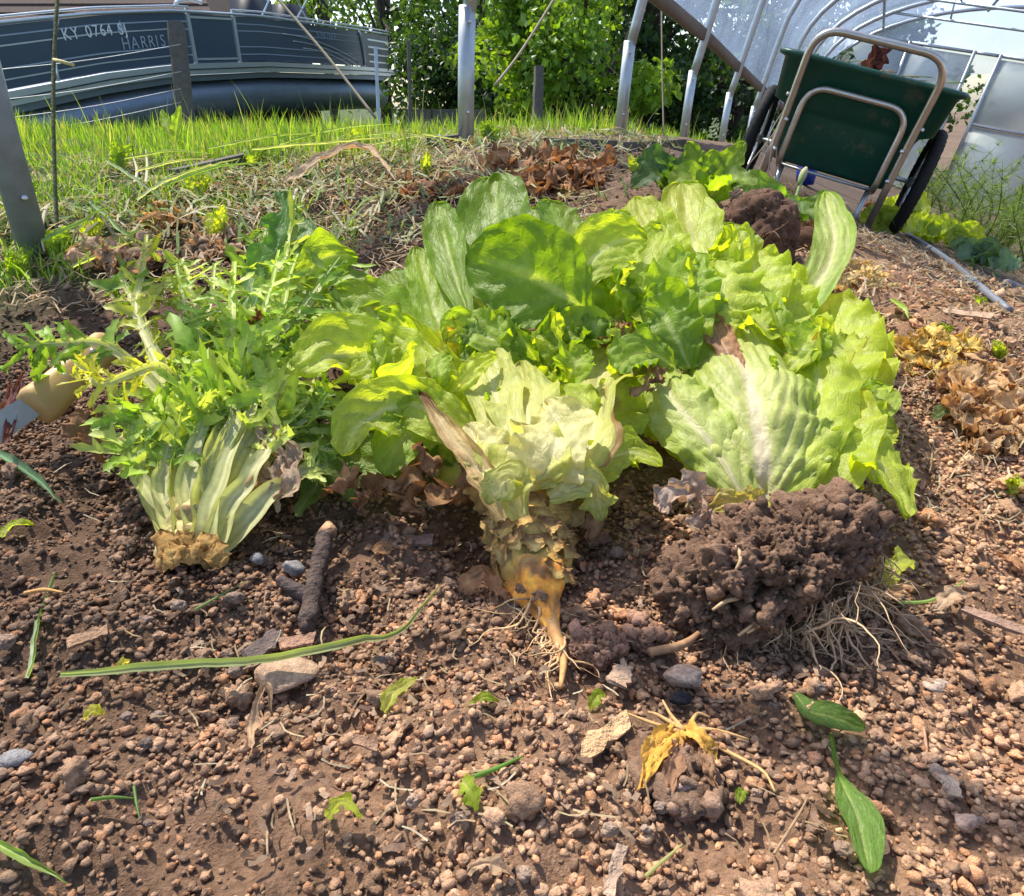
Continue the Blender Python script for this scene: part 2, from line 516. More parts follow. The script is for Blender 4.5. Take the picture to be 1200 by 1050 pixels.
def scatter(mb, xy, size, protos, g, colf, sink=0.3, flat=0.75, zadd=0.0):
    n = len(xy)
    if n == 0: return
    z = H(xy[:, 0], xy[:, 1])
    nearq = 1 - sst(2.0, 3.2, np.hypot(xy[:, 0], xy[:, 1]))
    z = z + nearq * (0.0075 * n2(xy[:, 0], xy[:, 1], 34, 7, 3) + 0.012 * np.clip(n2(xy[:, 0], xy[:, 1], 15, 9, 2), -0.5, 1)) - 0.004
    R = randrot(n, g)
    ax = g.uniform(0.55, 1.4, (n, 3))
    which = g.integers(0, len(protos), n)
    for k, (pv, pf) in enumerate(protos):
        s = np.nonzero(which == k)[0]
        if not len(s): continue
        v = pv[None] * ax[s][:, None, :]
        v = np.einsum('nij,nkj->nki', R[s], v)
        v[:, :, 2] *= flat
        v = v * size[s][:, None, None]
        v[:, :, 0] += xy[s, 0][:, None]; v[:, :, 1] += xy[s, 1][:, None]
        v[:, :, 2] += (z[s] + size[s] * (flat - sink) + zadd)[:, None]
        f = (pf[None] + (np.arange(len(s)) * len(pv))[:, None, None]).reshape(-1, 3)
        c = np.repeat(colf[s], len(pv), axis=0)
        mb.add(v.reshape(-1, 3), f, c)

g = np.random.default_rng(11)
P0 = [lump(ICO0, s + 60, 0.55, 1.4) for s in range(16)]
P1 = [lump(ICO1, s, 0.62, 1.7, 0.9 if s % 3 else 0.0) for s in range(18)]
P2 = [lump(ICO2, s + 30, 0.62, 2.1, 0.9 if s % 3 else 0.0) for s in range(18)]
def wedge(n, y0, y1, pad=0.15, side=0.88):
    y = np.sqrt(g.uniform(y0 ** 2, y1 ** 2, n)); x = g.uniform(-1, 1, n) * (y * side + pad)
    return np.stack([x, y], -1)
def clod_col(xy, n):
    c = soil_colour(xy[:, 0], xy[:, 1])
    k = g.uniform(0.65, 1.5, (n, 1))
    tint = g.choice(4, n, p=[0.62, 0.2, 0.1, 0.08])
    T = np.array([[1, 1, 1], [1.25, 1.05, 0.9], [0.95, 0.98, 1.02], [1.35, 1.3, 1.25]])[tint]
    return np.clip(c * k * T, 0, 0.7)
mbc = MB()
for (n, y0, y1, s0, s1, P) in [(52000, 0.16, 1.0, 0.0012, 0.0032, P0), (25000, 0.16, 1.1, 0.0022, 0.0048, P0), (8500, 0.16, 1.15, 0.0024, 0.0054, P1), (1000, 0.16, 1.3, 0.0042, 0.0105, P2), (9000, 1.1, 2.4, 0.002, 0.006, P0), (1800, 1.2, 2.6, 0.005, 0.012, P0)]:
    xy = wedge(n, y0, y1)
    den = n2(xy[:, 0], xy[:, 1], 7.0, 77, 2)
    keep = (den + g.uniform(-0.9, 0.9, n) > -0.35) & (lawn_mask(xy[:, 0], xy[:, 1]) < 0.4)
    # the trampled smooth strip in front of the right half is barer
    bare = np.exp(-(((xy[:, 0] - 0.06) / 0.10) ** 2 + ((xy[:, 1] - 0.36) / 0.10) ** 2)) + 0.7 * np.exp(-(((xy[:, 0] - 0.24) / 0.12) ** 2 + ((xy[:, 1] - 0.33) / 0.09) ** 2))
    keep &= g.uniform(0, 1, n) > (0.62 if s1 > .005 else 0.25) * bare
    under = (np.abs(xy[:, 0] - 0.02) < 0.36) & (xy[:, 1] > 0.68) & (xy[:, 1] < 1.0)   # beneath the heads
    keep &= ~under | (g.uniform(0, 1, n) < 0.3)
    xy = xy[keep]; n = len(xy)
    size = s0 + (s1 - s0) * g.beta(1.2, 2.2, n)
    scatter(mbc, xy, size, P, g, clod_col(xy, n), sink=0.12, zadd=0.0035 * g.random() if s1 > .004 else 0.0)
clods = mbc.build('soil_crumbs', 'clod')
tag(clods, 'loose brown soil crumbs covering the garden bed', 'soil', kind='stuff')

# ------------------------------------------------------------------ leaves
def D(py):
    """depth of the lettuce pile at a picture height: near at the roots, farther at the top leaves"""
    return float(np.interp(py, [200, 250, 350, 430, 500, 600, 700, 1050], [1.02, 0.97, 0.87, 0.79, 0.735, 0.675, 0.60, 0.60]))

PROFILE = {
    'round': [0.16, 0.42, 0.82, 1.0, 1.0, 0.86, 0.0],
    'tall': [0.30, 0.42, 0.66, 0.90, 1.0, 0.86, 0.0],
    'fan': [0.30, 0.62, 0.90, 1.0, 0.97, 0.80, 0.0],
    'oval': [0.35, 0.80, 1.0, 1.0, 0.88, 0.62, 0.0],
    'spoon': [0.10, 0.12, 0.14, 0.55, 1.0, 0.9, 0.0],
    'strap': [0.55, 0.9, 1.0, 0.95, 0.8, 0.5, 0.05],
    'big': [0.22, 0.66, 0.92, 1.0, 0.94, 0.80, 0.0],
    'torn': [0.45, 0.75, 1.0, 0.72, 0.95, 0.55, 0.0],
}
G_DARK = ((0.160, 0.255, 0.022), (0.230, 0.340, 0.045), (0.46, 0.53, 0.20))
G_DEEP = ((0.130, 0.220, 0.018), (0.185, 0.290, 0.035), (0.40, 0.47, 0.18))
G_MID = ((0.240, 0.345, 0.028), (0.340, 0.440, 0.070), (0.56, 0.60, 0.27))
G_LIGHT = ((0.340, 0.420, 0.034), (0.470, 0.535, 0.110), (0.66, 0.66, 0.36))
G_PALE = ((0.44, 0.47, 0.10), (0.62, 0.60, 0.25), (0.72, 0.68, 0.40))
G_WHITE = ((0.60, 0.57, 0.24), (0.72, 0.67, 0.38), (0.74, 0.70, 0.46))
BROWN = np.array([0.26, 0.135, 0.05])

_leafseed = [100]
def leaf(parent, pts, hw, nrm=None, prof='round', col=G_MID, name='leaf', mat='leaf', fold=0.5, ruf=0.10, rf=5, jag=0.05, jf=10,
         blister=0.0022, ribw=0.10, veins=7, brown=0.0, tipbrown=0.0, crump=0.0022, crf=13, veinamp=0.55, NV=50, NU=24, world=False, spot=0.0, off=0.0, skew=0.6):
    _leafseed[0] += 1
    sd = _leafseed[0]
    g = np.random.default_rng(sd)
    if world: M = np.array(pts, float)
    else: M = np.array([W(p[0], p[1], D(p[1]) + (p[2] if len(p) > 2 else 0.0)) for p in pts])
    M = catmull(M, NV)
    T = np.gradient(M, axis=0); T /= np.linalg.norm(T, axis=1)[:, None]
    v = np.linspace(0, 1, NV)
    pr = np.array(PROFILE[prof])
    pr[-1] = pr[-2] * 0.92
    w = catmull(np.stack([pr, pr, pr], -1), NV)[:, 0].clip(0.002)
    e0 = 0.66
    w = np.where(v > e0, w * np.sqrt(np.clip(1 - ((v - e0) / (1 - e0)) ** 2.3, 0, 1)), w).clip(0.004)
    dep = np.array([depth_of(p) for p in M]) if not world else np.full(NV, FPX)
    w = w * (hw * dep / FPX if not world else hw)
    if nrm is None:
        n0 = CAM - M
        n0 /= np.linalg.norm(n0, axis=1)[:, None]
        n0 = n0 + np.array([0, 0, 0.35]) + g.normal(size=3) * 0.12
    else:
        n0 = np.array(nrm, float)
        n0 = np.tile(n0, (NV, 1)) if n0.ndim == 1 else catmull(n0, NV)
    N = n0 - T * np.sum(n0 * T, 1)[:, None]
    N /= np.linalg.norm(N, axis=1)[:, None]
    B = np.cross(T, N)
    u = np.linspace(-1, 1, NU)
    U, V = np.meshgrid(u, v)
    side = np.sign(U)
    aU = np.abs(U)
    en = noise3(np.stack([V * jf, side * 5 + 9.3, np.full_like(V, sd * 1.7)], -1), sd) + 0.4 * noise3(np.stack([V * jf * 2.3, side * 5 + 3.1, np.full_like(V, sd * 2.3)], -1), sd + 5)
    ww = w[:, None] * (1 + jag * en * aU ** 1.5)
    fo = fold * (0.6 + 0.4 * V) + 1e-4
    ph = U * fo
    sx = np.sin(ph) / fo * ww
    nz = (1 - np.cos(ph)) / fo * ww
    p1, p2 = g.uniform(0, 6.3, 2)
    wav = np.sin(2 * math.pi * rf * V + np.where(side > 0, p1, p2) + 1.6 * noise3(np.stack([V * 3, side * 3.3, np.full_like(V, sd)], -1), sd + 9))
    wav += 0.45 * np.sin(2 * math.pi * rf * 2.3 * V + p2 + side * 2)
    nz = nz + ww * ruf * aU ** 2.2 * wav
    # blisters between the veins, sunken rib
    vv = (V * veins - aU * skew * veins * 0.55)
    vv = vv + 0.45 * noise3(np.stack([U * 1.6 + 3, V * 2.4, np.full_like(U, sd * 1.1)], -1), sd + 11)
    fr = np.abs(vv - np.round(vv))
    nz = nz + blister * fbm(np.stack([U * 3.2, V * 6, np.full_like(U, sd * 3.1)], -1), sd + 3, 3)
    nz = nz + blister * 0.9 * np.clip(np.minimum(fr * 4, 1), 0, 1) * sst(0.05, 0.3, aU)
    rm = 1 - sst(ribw * (1 - 0.8 * V) * 0.6, ribw * (1 - 0.8 * V) * 1.5 + 0.015, aU)
    nz = nz - rm * 0.0012
    ripple = 0.04 * ww * aU * np.cos(2 * math.pi * rf * V + p1)
    Pn = M[:, None] + B[:, None] * sx[..., None] + N[:, None] * nz[..., None] + T[:, None] * ripple[..., None]
    if crump > 0:
        q = Pn * crf + sd
        Pn = Pn + crump * np.stack([fbm(q, sd, 3), fbm(q + 31, sd + 1, 3), fbm(q + 57, sd + 2, 3)], -1)
    co, ci, cr = [np.array(c) for c in col]
    k = np.clip(aU * 0.75 + V * 0.45 + 0.25 * fbm(np.stack([U * 2, V * 3, np.full_like(U, sd)], -1), sd + 4, 2), 0, 1)[..., None]
    C = ci + (co - ci) * k
    vein = (1 - sst(0.02, 0.10, fr)) * (1 - V * 0.55) * (0.25 + 0.4 * (1 - aU))
    C = C + (cr - C) * np.clip(vein * veinamp, 0, 1)[..., None]
    C = C + (cr - C) * (rm * (0.95 - 0.45 * V))[..., None]
    if brown > 0 or tipbrown > 0:
        bn = fbm(np.stack([U * 2.5, V * 5, np.full_like(U, sd + 0.5)], -1), sd + 6, 3)
        b1 = sst(1 - brown, 1 - brown * 0.4, aU + 0.22 * bn) if brown > 0 else 0
        b2 = sst(1 - tipbrown, 1 - tipbrown * 0.35, V + 0.10 * bn) if tipbrown > 0 else 0
        bb = np.clip(b1 + b2, 0, 1)[..., None]
        C = C + (BROWN * (0.75 + 0.5 * bn[..., None]) - C) * bb * 0.95
    if spot > 0:
        sn = sst(0.45, 0.6, fbm(np.stack([U * 3, V * 4, np.full_like(U, sd + 8)], -1), sd + 7, 2))[..., None]
        C = C + (np.array([0.33, 0.20, 0.06]) - C) * sn * spot
    C = np.clip(C, 0.004, 0.9)
    i, j = np.meshgrid(np.arange(NU - 1), np.arange(NV - 1))
    q = (j * NU + i).ravel()
    mb = MB().add(Pn.reshape(-1, 3), np.stack([q, q + 1, q + NU + 1, q + NU], -1), C.reshape(-1, 3), np.stack([U, V], -1).reshape(-1, 2))
    return mb.build(name, mat, parent)

def roots(parent, org, dirs, n, L, r, colr=(0.33, 0.20, 0.10), seed=1, wig=0.35, name='root', mat='root', gravity=0.0, clampz=True):
    g = np.random.default_rng(seed)
    for k in range(n):
        o = np.array(org[g.integers(len(org))], float) + g.normal(size=3) * 0.004
        d = np.array(dirs[g.integers(len(dirs))], float) + g.normal(size=3) * wig
        d /= np.linalg.norm(d)
        ln = L * g.uniform(0.4, 1.15)
        m = 14
        P = [o]
        for i in range(m):
            d = d + g.normal(size=3) * 0.22 + np.array([0, 0, -gravity])
            d /= np.linalg.norm(d)
            p = P[-1] + d * ln / m
            if clampz: p[2] = max(p[2], float(H(p[0], p[1])) + 0.004)
            P.append(p)
        rr = r * g.uniform(0.5, 1.2) * np.linspace(1, 0.2, m + 1)
        c = np.array(colr) * g.uniform(0.6, 1.35)
        mb = MB().tube(P, rr, 5, c)
        if g.random() < 0.6:
            q = g.integers(4, 10)
            d2 = d + g.normal(size=3) * 0.8; d2 /= np.linalg.norm(d2)
            Q = [P[q] + d2 * ln * 0.35 * t + g.normal(size=3) * 0.0008 for t in np.linspace(0, 1, 6)]
            mb.tube(Q, np.linspace(rr[q] * 0.7, rr[q] * 0.2, 6), 4, c * 0.9)
        mb.build(name, mat, parent)

def unit0(v):
    v = np.asarray(v, float); return v / np.linalg.norm(v)
def dirw(x, y, z):
    return np.array([x, y, z], float)
UP = dirw(0, 0, 1)
TOCAM = dirw(0, -0.75, 0.6)

# ---- centre lettuce: pale torn outer leaves, orange root towards the camera
c0 = W(632, 690, 0.605)
LC = empty('lettuce', G(640, 760), 'uprooted lettuce head in the middle with pale torn leaves and bare orange taproot', 'lettuce', 'uprooted salad heads lying on the soil')
ax_top, ax_mid, ax_bot = W(622, 560, 0.70), W(622, 640, 0.645), W(634, 712, 0.60)
# crown: ringed body of leaf scars running into the root
axp = catmull([W(622, 570, 0.70), W(622, 615, 0.672), W(624, 655, 0.644), W(630, 690, 0.610), W(641, 718, 0.584), W(652, 752, 0.556)], 60)
rad = np.interp(np.linspace(0, 1, 60), [0, 0.2, 0.40, 0.52, 0.62, 0.74, 0.88, 1], np.array([51, 49, 44, 36, 27, 18, 9, 4]) * 0.64 / 800)
def ringed(axp, rad, n, seed, rings, top, low, split, amp=0.05):
    m = len(axp)
    T = np.gradient(axp, axis=0); T /= np.linalg.norm(T, axis=1)[:, None]
    N = np.cross(T, [1, 0, 0.1]); N /= np.linalg.norm(N, axis=1)[:, None]
    B = np.cross(T, N)
    a = np.arange(n) * 2 * math.pi / n
    A, Vv = np.meshgrid(a, np.linspace(0, 1, m))
    nz = fbm(np.stack([np.cos(A) * 1.5, np.sin(A) * 1.5, Vv * 9], -1), seed, 3)
    ringp = Vv * rings + 0.35 * np.sin(A * 2 + 1) + 0.45 * nz
    saw = ringp - np.floor(ringp)
    up = 1 - sst(split - 0.05, split + 0.05, Vv)
    r = rad[:, None] * (1 + up * (0.24 * (saw - 0.5)) + amp * nz + (1 - up) * (0.10 * np.sin(A * 5 + 2 * nz) + 0.12 * nz))
    P = axp[:, None] + r[..., None] * (np.cos(A)[..., None] * N[:, None] + np.sin(A)[..., None] * B[:, None])
    cT, cL = np.array(top), np.array(low)
    scar = (sst(0.58, 0.9, saw) * np.clip(0.7 + 0.9 * nz, 0, 1))[..., None]
    C = cT * (0.9 + 0.35 * nz[..., None])
    C = C + (np.array([0.20, 0.09, 0.035]) - C) * scar * 0.9
    dirt = sst(0.05, 0.5, fbm(np.stack([np.cos(A) * 2.2, np.sin(A) * 2.2, Vv * 16], -1), seed + 8, 4))[..., None]
    Cl = cL * (1 + 0.5 * nz[..., None])
    Cl = Cl + (np.array([0.20, 0.11, 0.06]) - Cl) * dirt * 0.8
    C = C * up[..., None] + Cl * (1 - up[..., None])
    k = np.arange(n)
    f = np.concatenate([np.stack([i * n + k, i * n + (k + 1) % n, (i + 1) * n + (k + 1) % n, (i + 1) * n + k], -1) for i in range(m - 1)])
    return MB().add(P.reshape(-1, 3), f, np.clip(C, 0.01, 0.8).reshape(-1, 3))
crown = ringed(axp, rad, 40, 5, 10, (0.64, 0.42, 0.11), (0.66, 0.27, 0.04), 0.54, 0.12).build('crown', 'root', LC)
roots(LC, [W(622, 705, 0.590), W(636, 722, 0.578)], [dirw(-1, -0.5, -0.35), dirw(-0.5, -0.9, -0.6), dirw(0.1, -0.9, -0.8), dirw(0.3, -0.9, -0.6)], 16, 0.07, 0.0012, (0.52, 0.34, 0.17), 3, 0.35, gravity=0.06)
roots(LC, [W(645, 735, 0.568), W(652, 755, 0.552)], [dirw(0.05, -0.8, -0.8), dirw(0.25, -0.9, -0.7), dirw(-0.1, -0.9, -0.6)], 26, 0.065, 0.0012, (0.52, 0.33, 0.17), 4, 0.3, gravity=0.05)
MB().tube(catmull([W(636, 705, 0.592), W(650, 740, 0.562), W(660, 772, 0.540), W(657, 806, 0.518)], 16), np.linspace(0.0075, 0.0015, 16), 8, (0.52, 0.27, 0.10)).build('taproot', 'root', LC)
for k, (x, y, a, h) in enumerate([(588, 640, 0.02, 14), (660, 620, 0.0, 16), (600, 668, -0.01, 12), (575, 600, .01, 18), (672, 590, .01, 18)]):
    leaf(LC, [(x, y, 0.0), (x + (-10 if x < 620 else 12), y - 20, -0.015), (x + (-16 if x < 620 else 18), y - 34, -0.01)], h, col=((.40, .27, .1), (.48, .36, .16), (.5, .4, .2)), mat='dry_leaf', name='leaf_stub', prof='torn', jag=.3, crump=.003, crf=60, NV=16, NU=10)

for k in range(26):
    t = 0.04 + 0.54 * (k // 6) / 4 + 0.02 * (k % 3)
    iv = int(t * 59); r_ = rad[iv]
    an = -1.35 + 2.7 * ((k % 6) + 0.5 * ((k // 6) % 2)) / 5.5
    tt = unit0(axp[min(iv + 1, 59)] - axp[iv - 1]); fw = unit0((CAM - axp[iv]) - tt * np.dot(CAM - axp[iv], tt)); sd_ = np.cross(tt, fw)
    n_ = fw * math.cos(an) + sd_ * math.sin(an)
    p_ = axp[iv] + n_ * r_ * 0.97
    leaf(LC, [p_ + tt * .010, p_ + n_ * .002, p_ - tt * .009 + n_ * .0045], .013, world=True, nrm=n_, col=((.36, .19, .06), (.62, .44, .14), (.66, .52, .2)), mat='root', prof='fan', fold=.9, jag=.4, jf=5, tipbrown=.75, ruf=.15, NV=14, NU=10, name='leaf_scar', blister=.0006)
lc = LC
# inner standing leaves first
leaf(lc, [(640, 560, .05), (630, 460, .05), (600, 390, .06)], 52, col=G_MID, prof='fan', ruf=.16, jag=.1)
leaf(lc, [(650, 550, .05), (670, 450, .06), (680, 385, .08)], 50, col=G_LIGHT, prof='fan', ruf=.2, jag=.1)
leaf(lc, [(640, 540, .02), (640, 450, .02), (628, 392, .02)], 40, col=G_LIGHT, prof='fan', ruf=.25, rf=7, jag=.12)
leaf(lc, [(620, 560, .05), (560, 450, .07), (520, 380, .08)], 46, col=G_MID, prof='fan', ruf=.12, jag=.08)
leaf(lc, [(650, 560, .06), (720, 470, .07), (760, 420, .09)], 46, col=G_MID, prof='fan', ruf=.18, jag=.1)
# pale torn leaves facing the camera
leaf(lc, [(608, 578, -.045), (596, 530, -.05), (578, 445, -.02), (560, 400, .01)], 42, col=G_PALE, mat='pale_leaf', prof='torn', ruf=.14, jag=.22, jf=9, tipbrown=.18)
leaf(lc, [(626, 574, -.05), (622, 545, -.065), (618, 470, -.04), (610, 425, -.01)], 50, col=G_PALE, mat='pale_leaf', prof='torn', ruf=.16, jag=.2, jf=8)
leaf(lc, [(640, 574, -.05), (645, 540, -.08), (655, 500, -.075), (640, 470, -.07)], 48, col=G_WHITE, mat='pale_leaf', prof='torn', ruf=.16, jag=.22, jf=6)
leaf(lc, [(650, 580, -.045), (690, 520, -.055), (705, 440, -.005), (748, 380, 0.0)], 34, col=G_PALE, mat='pale_leaf', prof='torn', ruf=.16, jag=.22, jf=9, spot=.8, brown=.12)
leaf(lc, [(655, 584, -.04), (700, 545, -.05), (740, 530, -.01), (778, 548, -.015)], 27, col=G_LIGHT, prof='torn', ruf=.14, jag=.3, jf=8, nrm=(0.1, -.5, .8))
leaf(lc, [(655, 590, .01), (710, 500, .0), (735, 450, .01)], 42, col=G_LIGHT, mat='leaf', prof='fan', ruf=.2, jag=.15, spot=.6)
leaf(lc, [(590, 612, -.04), (565, 555, -.05), (525, 505, -.05), (492, 458, -.04)], 20, col=((.52, .36, .16), (.62, .50, .28), (.66, .56, .36)), mat='pale_leaf', prof='strap', ruf=.12, jag=.2, tipbrown=.28, fold=1.3)
leaf(lc, [(600, 580, -.04), (575, 540, -.05), (548, 500, -.03)], 34, col=G_WHITE, mat='pale_leaf', prof='fan', ruf=.18, jag=.15)
leaf(lc, [(585, 590, .02), (540, 540, .02), (505, 520, .03)], 32, col=G_PALE, mat='pale_leaf', prof='fan', ruf=.1, jag=.1)
leaf(lc, [(645, 582, -.05), (690, 560, -.07), (700, 585, -.045), (705, 610, -.03)], 20, col=G_PALE, mat='pale_leaf', prof='torn', ruf=.16, jag=.3)
leaf(lc, [(610, 605, -.05), (595, 560, -.075), (580, 575, -.085), (570, 590, -.08)], 24, col=G_PALE, mat='pale_leaf', prof='torn', ruf=.16, jag=.25)
leaf(lc, [(560, 420, .03), (548, 408, .02), (535, 402, .015)], 9, col=((.55, .33, .1), (.55, .38, .16), (.6, .45, .2)), mat='dry_leaf', prof='torn', jag=.3, name='leaf')
# big green leaves spilling to the left
leaf(lc, [(590, 520, .05), (500, 440, .06), (440, 370, .05), (390, 340, .03)], 46, col=G_MID, prof='round', ruf=.08, jag=.04, nrm=(-.25, -.45, .8), blister=.003)
leaf(lc, [(560, 520, .04), (460, 430, .01), (395, 415, -.02), (352, 440, -.03)], 46, col=G_LIGHT, prof='round', ruf=.07, jag=.05, nrm=(-.2, -.75, .6), blister=.003)
leaf(lc, [(570, 540, .03), (500, 460, -.01), (450, 415, -.01), (415, 398, .0)], 44, col=G_LIGHT, prof='fan', ruf=.08, nrm=(-.1, -.6, .75))
leaf(lc, [(570, 550, .02), (490, 480, -.02), (430, 490, -.035), (400, 535, -.035)], 38, col=G_LIGHT, prof='round', ruf=.1, nrm=(-.3, -.8, .4), blister=.003)
leaf(lc, [(575, 555, .03), (520, 490, .0), (475, 510, -.01), (450, 560, -.0)], 36, col=G_MID, prof='round', ruf=.1, nrm=(-.2, -.9, .3))
leaf(lc, [(590, 530, .03), (540, 455, .01), (500, 410, .01), (465, 370, .02)], 26, col=G_LIGHT, prof='fan', ruf=.08, nrm=(-.6, -.3, .7), fold=1.2)
leaf(lc, [(580, 550, .01), (530, 500, -.02), (480, 470, -.03), (450, 475, -.03)], 34, col=G_LIGHT, prof='round', ruf=.1, nrm=(0, -.8, .6))
leaf(lc, [(565, 560, .03), (500, 520, .02), (440, 540, .03), (390, 520, .05)], 38, col=G_DARK, prof='round', ruf=.12)
leaf(lc, [(600, 500, .08), (540, 430, .09), (490, 380, .09), (460, 350, .1)], 32, col=G_MID, prof='round', ruf=.08)
leaf(lc, [(600, 500, .08), (530, 420, .1), (480, 350, .11)], 28, col=G_MID, prof='round', ruf=.08)

# ---- dark round-leaved lettuce behind
LB = empty('lettuce', G(650, 420), 'lettuce with large smooth rounded dark green leaves at the back of the pile', 'lettuce', 'uprooted salad heads lying on the soil')
leaf(LB, [(600, 400, .02), (590, 320, .03), (580, 255, .03), (578, 206, .035)], 46, col=G_DEEP, prof='round', ruf=.05, jag=.03, fold=.6, blister=.004, nrm=(-.1, -.9, .35))
leaf(LB, [(560, 410, .01), (535, 330, .01), (520, 275, .02), (514, 238, .02)], 26, col=G_DARK, prof='round', ruf=.05, jag=.03, fold=.8)
leaf(LB, [(690, 372, -.03), (660, 345, -.06), (612, 318, -.075), (548, 300, -.06)], 62, col=G_DEEP, prof='round', ruf=.04, jag=.03, fold=.55, blister=.0045, veins=5, nrm=(.05, -.95, .22), crump=.003)
leaf(LB, [(690, 400, .03), (675, 320, .03), (655, 265, .04), (645, 236, .045)], 34, col=G_DARK, prof='round', ruf=.07, jag=.03, fold=.6, nrm=(.35, -.5, .8))
leaf(LB, [(670, 370, .0), (685, 315, -.03), (720, 285, -.04), (757, 282, -.04)], 36, col=G_LIGHT, prof='round', ruf=.05, jag=.03, fold=.5, nrm=(.0, -.8, .6))
leaf(LB, [(665, 330, .02), (685, 285, .01), (715, 262, .01), (738, 252, .02)], 20, col=G_LIGHT, prof='round', ruf=.08, jag=.03, fold=.7, nrm=(0, -.5, .85))
leaf(LB, [(575, 420, .02), (525, 390, .03), (500, 335, .03), (488, 290, .04)], 26, col=G_MID, prof='round', ruf=.1, jag=.05, fold=.5)
leaf(LB, [(580, 420, .03), (510, 390, .05), (475, 345, .07), (455, 318, .09)], 26, col=G_DARK, prof='round', ruf=.1, jag=.05)
leaf(LB, [(690, 430, .03), (720, 380, .03), (745, 345, .04), (770, 330, .06)], 40, col=G_DARK, prof='fan', ruf=.16, jag=.1)
leaf(LB, [(640, 430, .0), (650, 400, -.02), (690, 385, -.03), (715, 400, -.04)], 28, col=G_MID, prof='fan', ruf=.16, jag=.1)
leaf(LB, [(640, 420, .0), (585, 400, -.02), (545, 385, -.02), (520, 400, -.02)], 28, col=G_MID, prof='fan', ruf=.18, jag=.1)
leaf(LB, [(680, 430, .04), (700, 360, .05), (715, 300, .06), (705, 250, .08)], 40, col=G_MID, prof='round', ruf=.1, jag=.06)
leaf(LB, [(640, 430, .06), (640, 340, .07), (625, 280, .08), (618, 245, .1)], 40, col=G_DARK, prof='round', ruf=.1)
leaf(LB, [(640, 430, .06), (560, 350, .08), (545, 290, .09), (548, 262, .1)], 40, col=G_DARK, prof='round', ruf=.1)

# ---- light ruffled lettuce behind on the right
LR = empty('lettuce', G(850, 380), 'light yellow green lettuce with wavy upright leaves nearest the green cart', 'lettuce', 'uprooted salad heads lying on the soil')
leaf(LR, [(835, 400, .02), (822, 330, .01), (808, 270, .01), (800, 214, .02)], 42, col=G_LIGHT, prof='tall', ruf=.14, jag=.12, fold=.5, rf=4)
leaf(LR, [(810, 400, .02), (780, 330, .02), (765, 280, .02), (745, 232, .03)], 36, col=G_LIGHT, prof='fan', ruf=.15, jag=.1)
leaf(LR, [(800, 420, .0), (770, 360, -.01), (760, 310, -.01), (775, 262, -.0)], 38, col=G_LIGHT, prof='fan', ruf=.2, jag=.12)
leaf(LR, [(850, 420, .0), (870, 370, -.02), (882, 320, -.02), (878, 296, -.01)], 48, col=G_LIGHT, prof='fan', ruf=.2, jag=.14, rf=6)
leaf(LR, [(830, 420, .0), (835, 370, -.03), (845, 330, -.03), (840, 305, -.02)], 44, col=G_LIGHT, prof='fan', ruf=.24, jag=.14, rf=7)
leaf(LR, [(810, 430, .0), (790, 390, -.04), (775, 365, -.05), (750, 360, -.05)], 40, col=G_DARK, prof='fan', ruf=.2, jag=.1)
leaf(LR, [(820, 430, .0), (800, 370, -.04), (800, 330, -.05), (815, 300, -.04)], 42, col=G_MID, prof='fan', ruf=.22, jag=.12)
leaf(LR, [(860, 430, .01), (905, 380, .0), (915, 340, .0), (905, 315, .01)], 36, col=G_LIGHT, prof='fan', ruf=.22, jag=.14)
leaf(LR, [(810, 430, .04), (830, 340, .07), (850, 290, .09), (860, 262, .1)], 40, col=G_MID, prof='fan', ruf=.15, jag=.1)
leaf(LR, [(790, 430, -.02), (760, 410, -.05), (735, 420, -.06), (725, 440, -.06)], 28, col=G_DARK, prof='fan', ruf=.2, jag=.1)
leaf(LR, [(760, 420, .04), (720, 350, .05), (715, 300, .05), (700, 262, .06)], 40, col=G_MID, prof='fan', ruf=.16, jag=.1)

# ---- right lettuce with its root ball
LD = empty('lettuce', G(910, 760), 'uprooted lettuce on the right with a big veined leaf and heavy soil root ball', 'lettuce', 'uprooted salad heads lying on the soil')
leaf(LD, [(905, 590, .03), (950, 470, .05), (975, 400, .06), (965, 345, .08)], 58, col=G_LIGHT, prof='fan', ruf=.2, jag=.1, rf=7)
leaf(LD, [(915, 590, .02), (985, 470, .04), (1000, 410, .06), (985, 365, .08)], 46, col=G_LIGHT, prof='fan', ruf=.22, jag=.12, rf=7)
leaf(LD, [(900, 590, .02), (915, 460, .05), (920, 390, .07), (900, 340, .09)], 52, col=G_LIGHT, prof='fan', ruf=.2, jag=.12, rf=7)
leaf(LD, [(915, 500, .08), (936, 380, .06), (978, 290, .05), (966, 226, .06)], 25, col=((.26, .40, .08), (.42, .52, .2), (.64, .66, .44)), prof='tall', ruf=.1, jag=.06, fold=.8, ribw=.3)
leaf(LD, [(892, 606, -.01), (888, 530, -.04), (872, 450, -.045), (840, 372, .0)], 100, col=((.33, .43, .06), (.58, .60, .22), (.74, .62, .46)), mat='pale_leaf', prof='big', ruf=.12, rf=4.5, jag=.10, jf=12, fold=-.95, ribw=.12, veins=8, tipbrown=.10, blister=.0042, NV=90, NU=60, skew=1.5, veinamp=1.3, crump=.006, crf=8, nrm=(-.22, -.75, .62))
leaf(LD, [(880, 596, -.02), (835, 520, -.03), (790, 470, -.02), (768, 430, .01)], 44, col=((.33, .43, .06), (.52, .56, .2), (.7, .64, .42)), mat='pale_leaf', prof='fan', ruf=.16, rf=5, jag=.1, fold=-.6, veins=7, blister=.003, nrm=(-.4, -.6, .7))
leaf(LD, [(905, 596, -.02), (945, 520, -.04), (962, 450, -.035), (950, 398, -.01)], 44, col=G_LIGHT, prof='fan', ruf=.2, rf=6, jag=.14, fold=-.3, blister=.003)
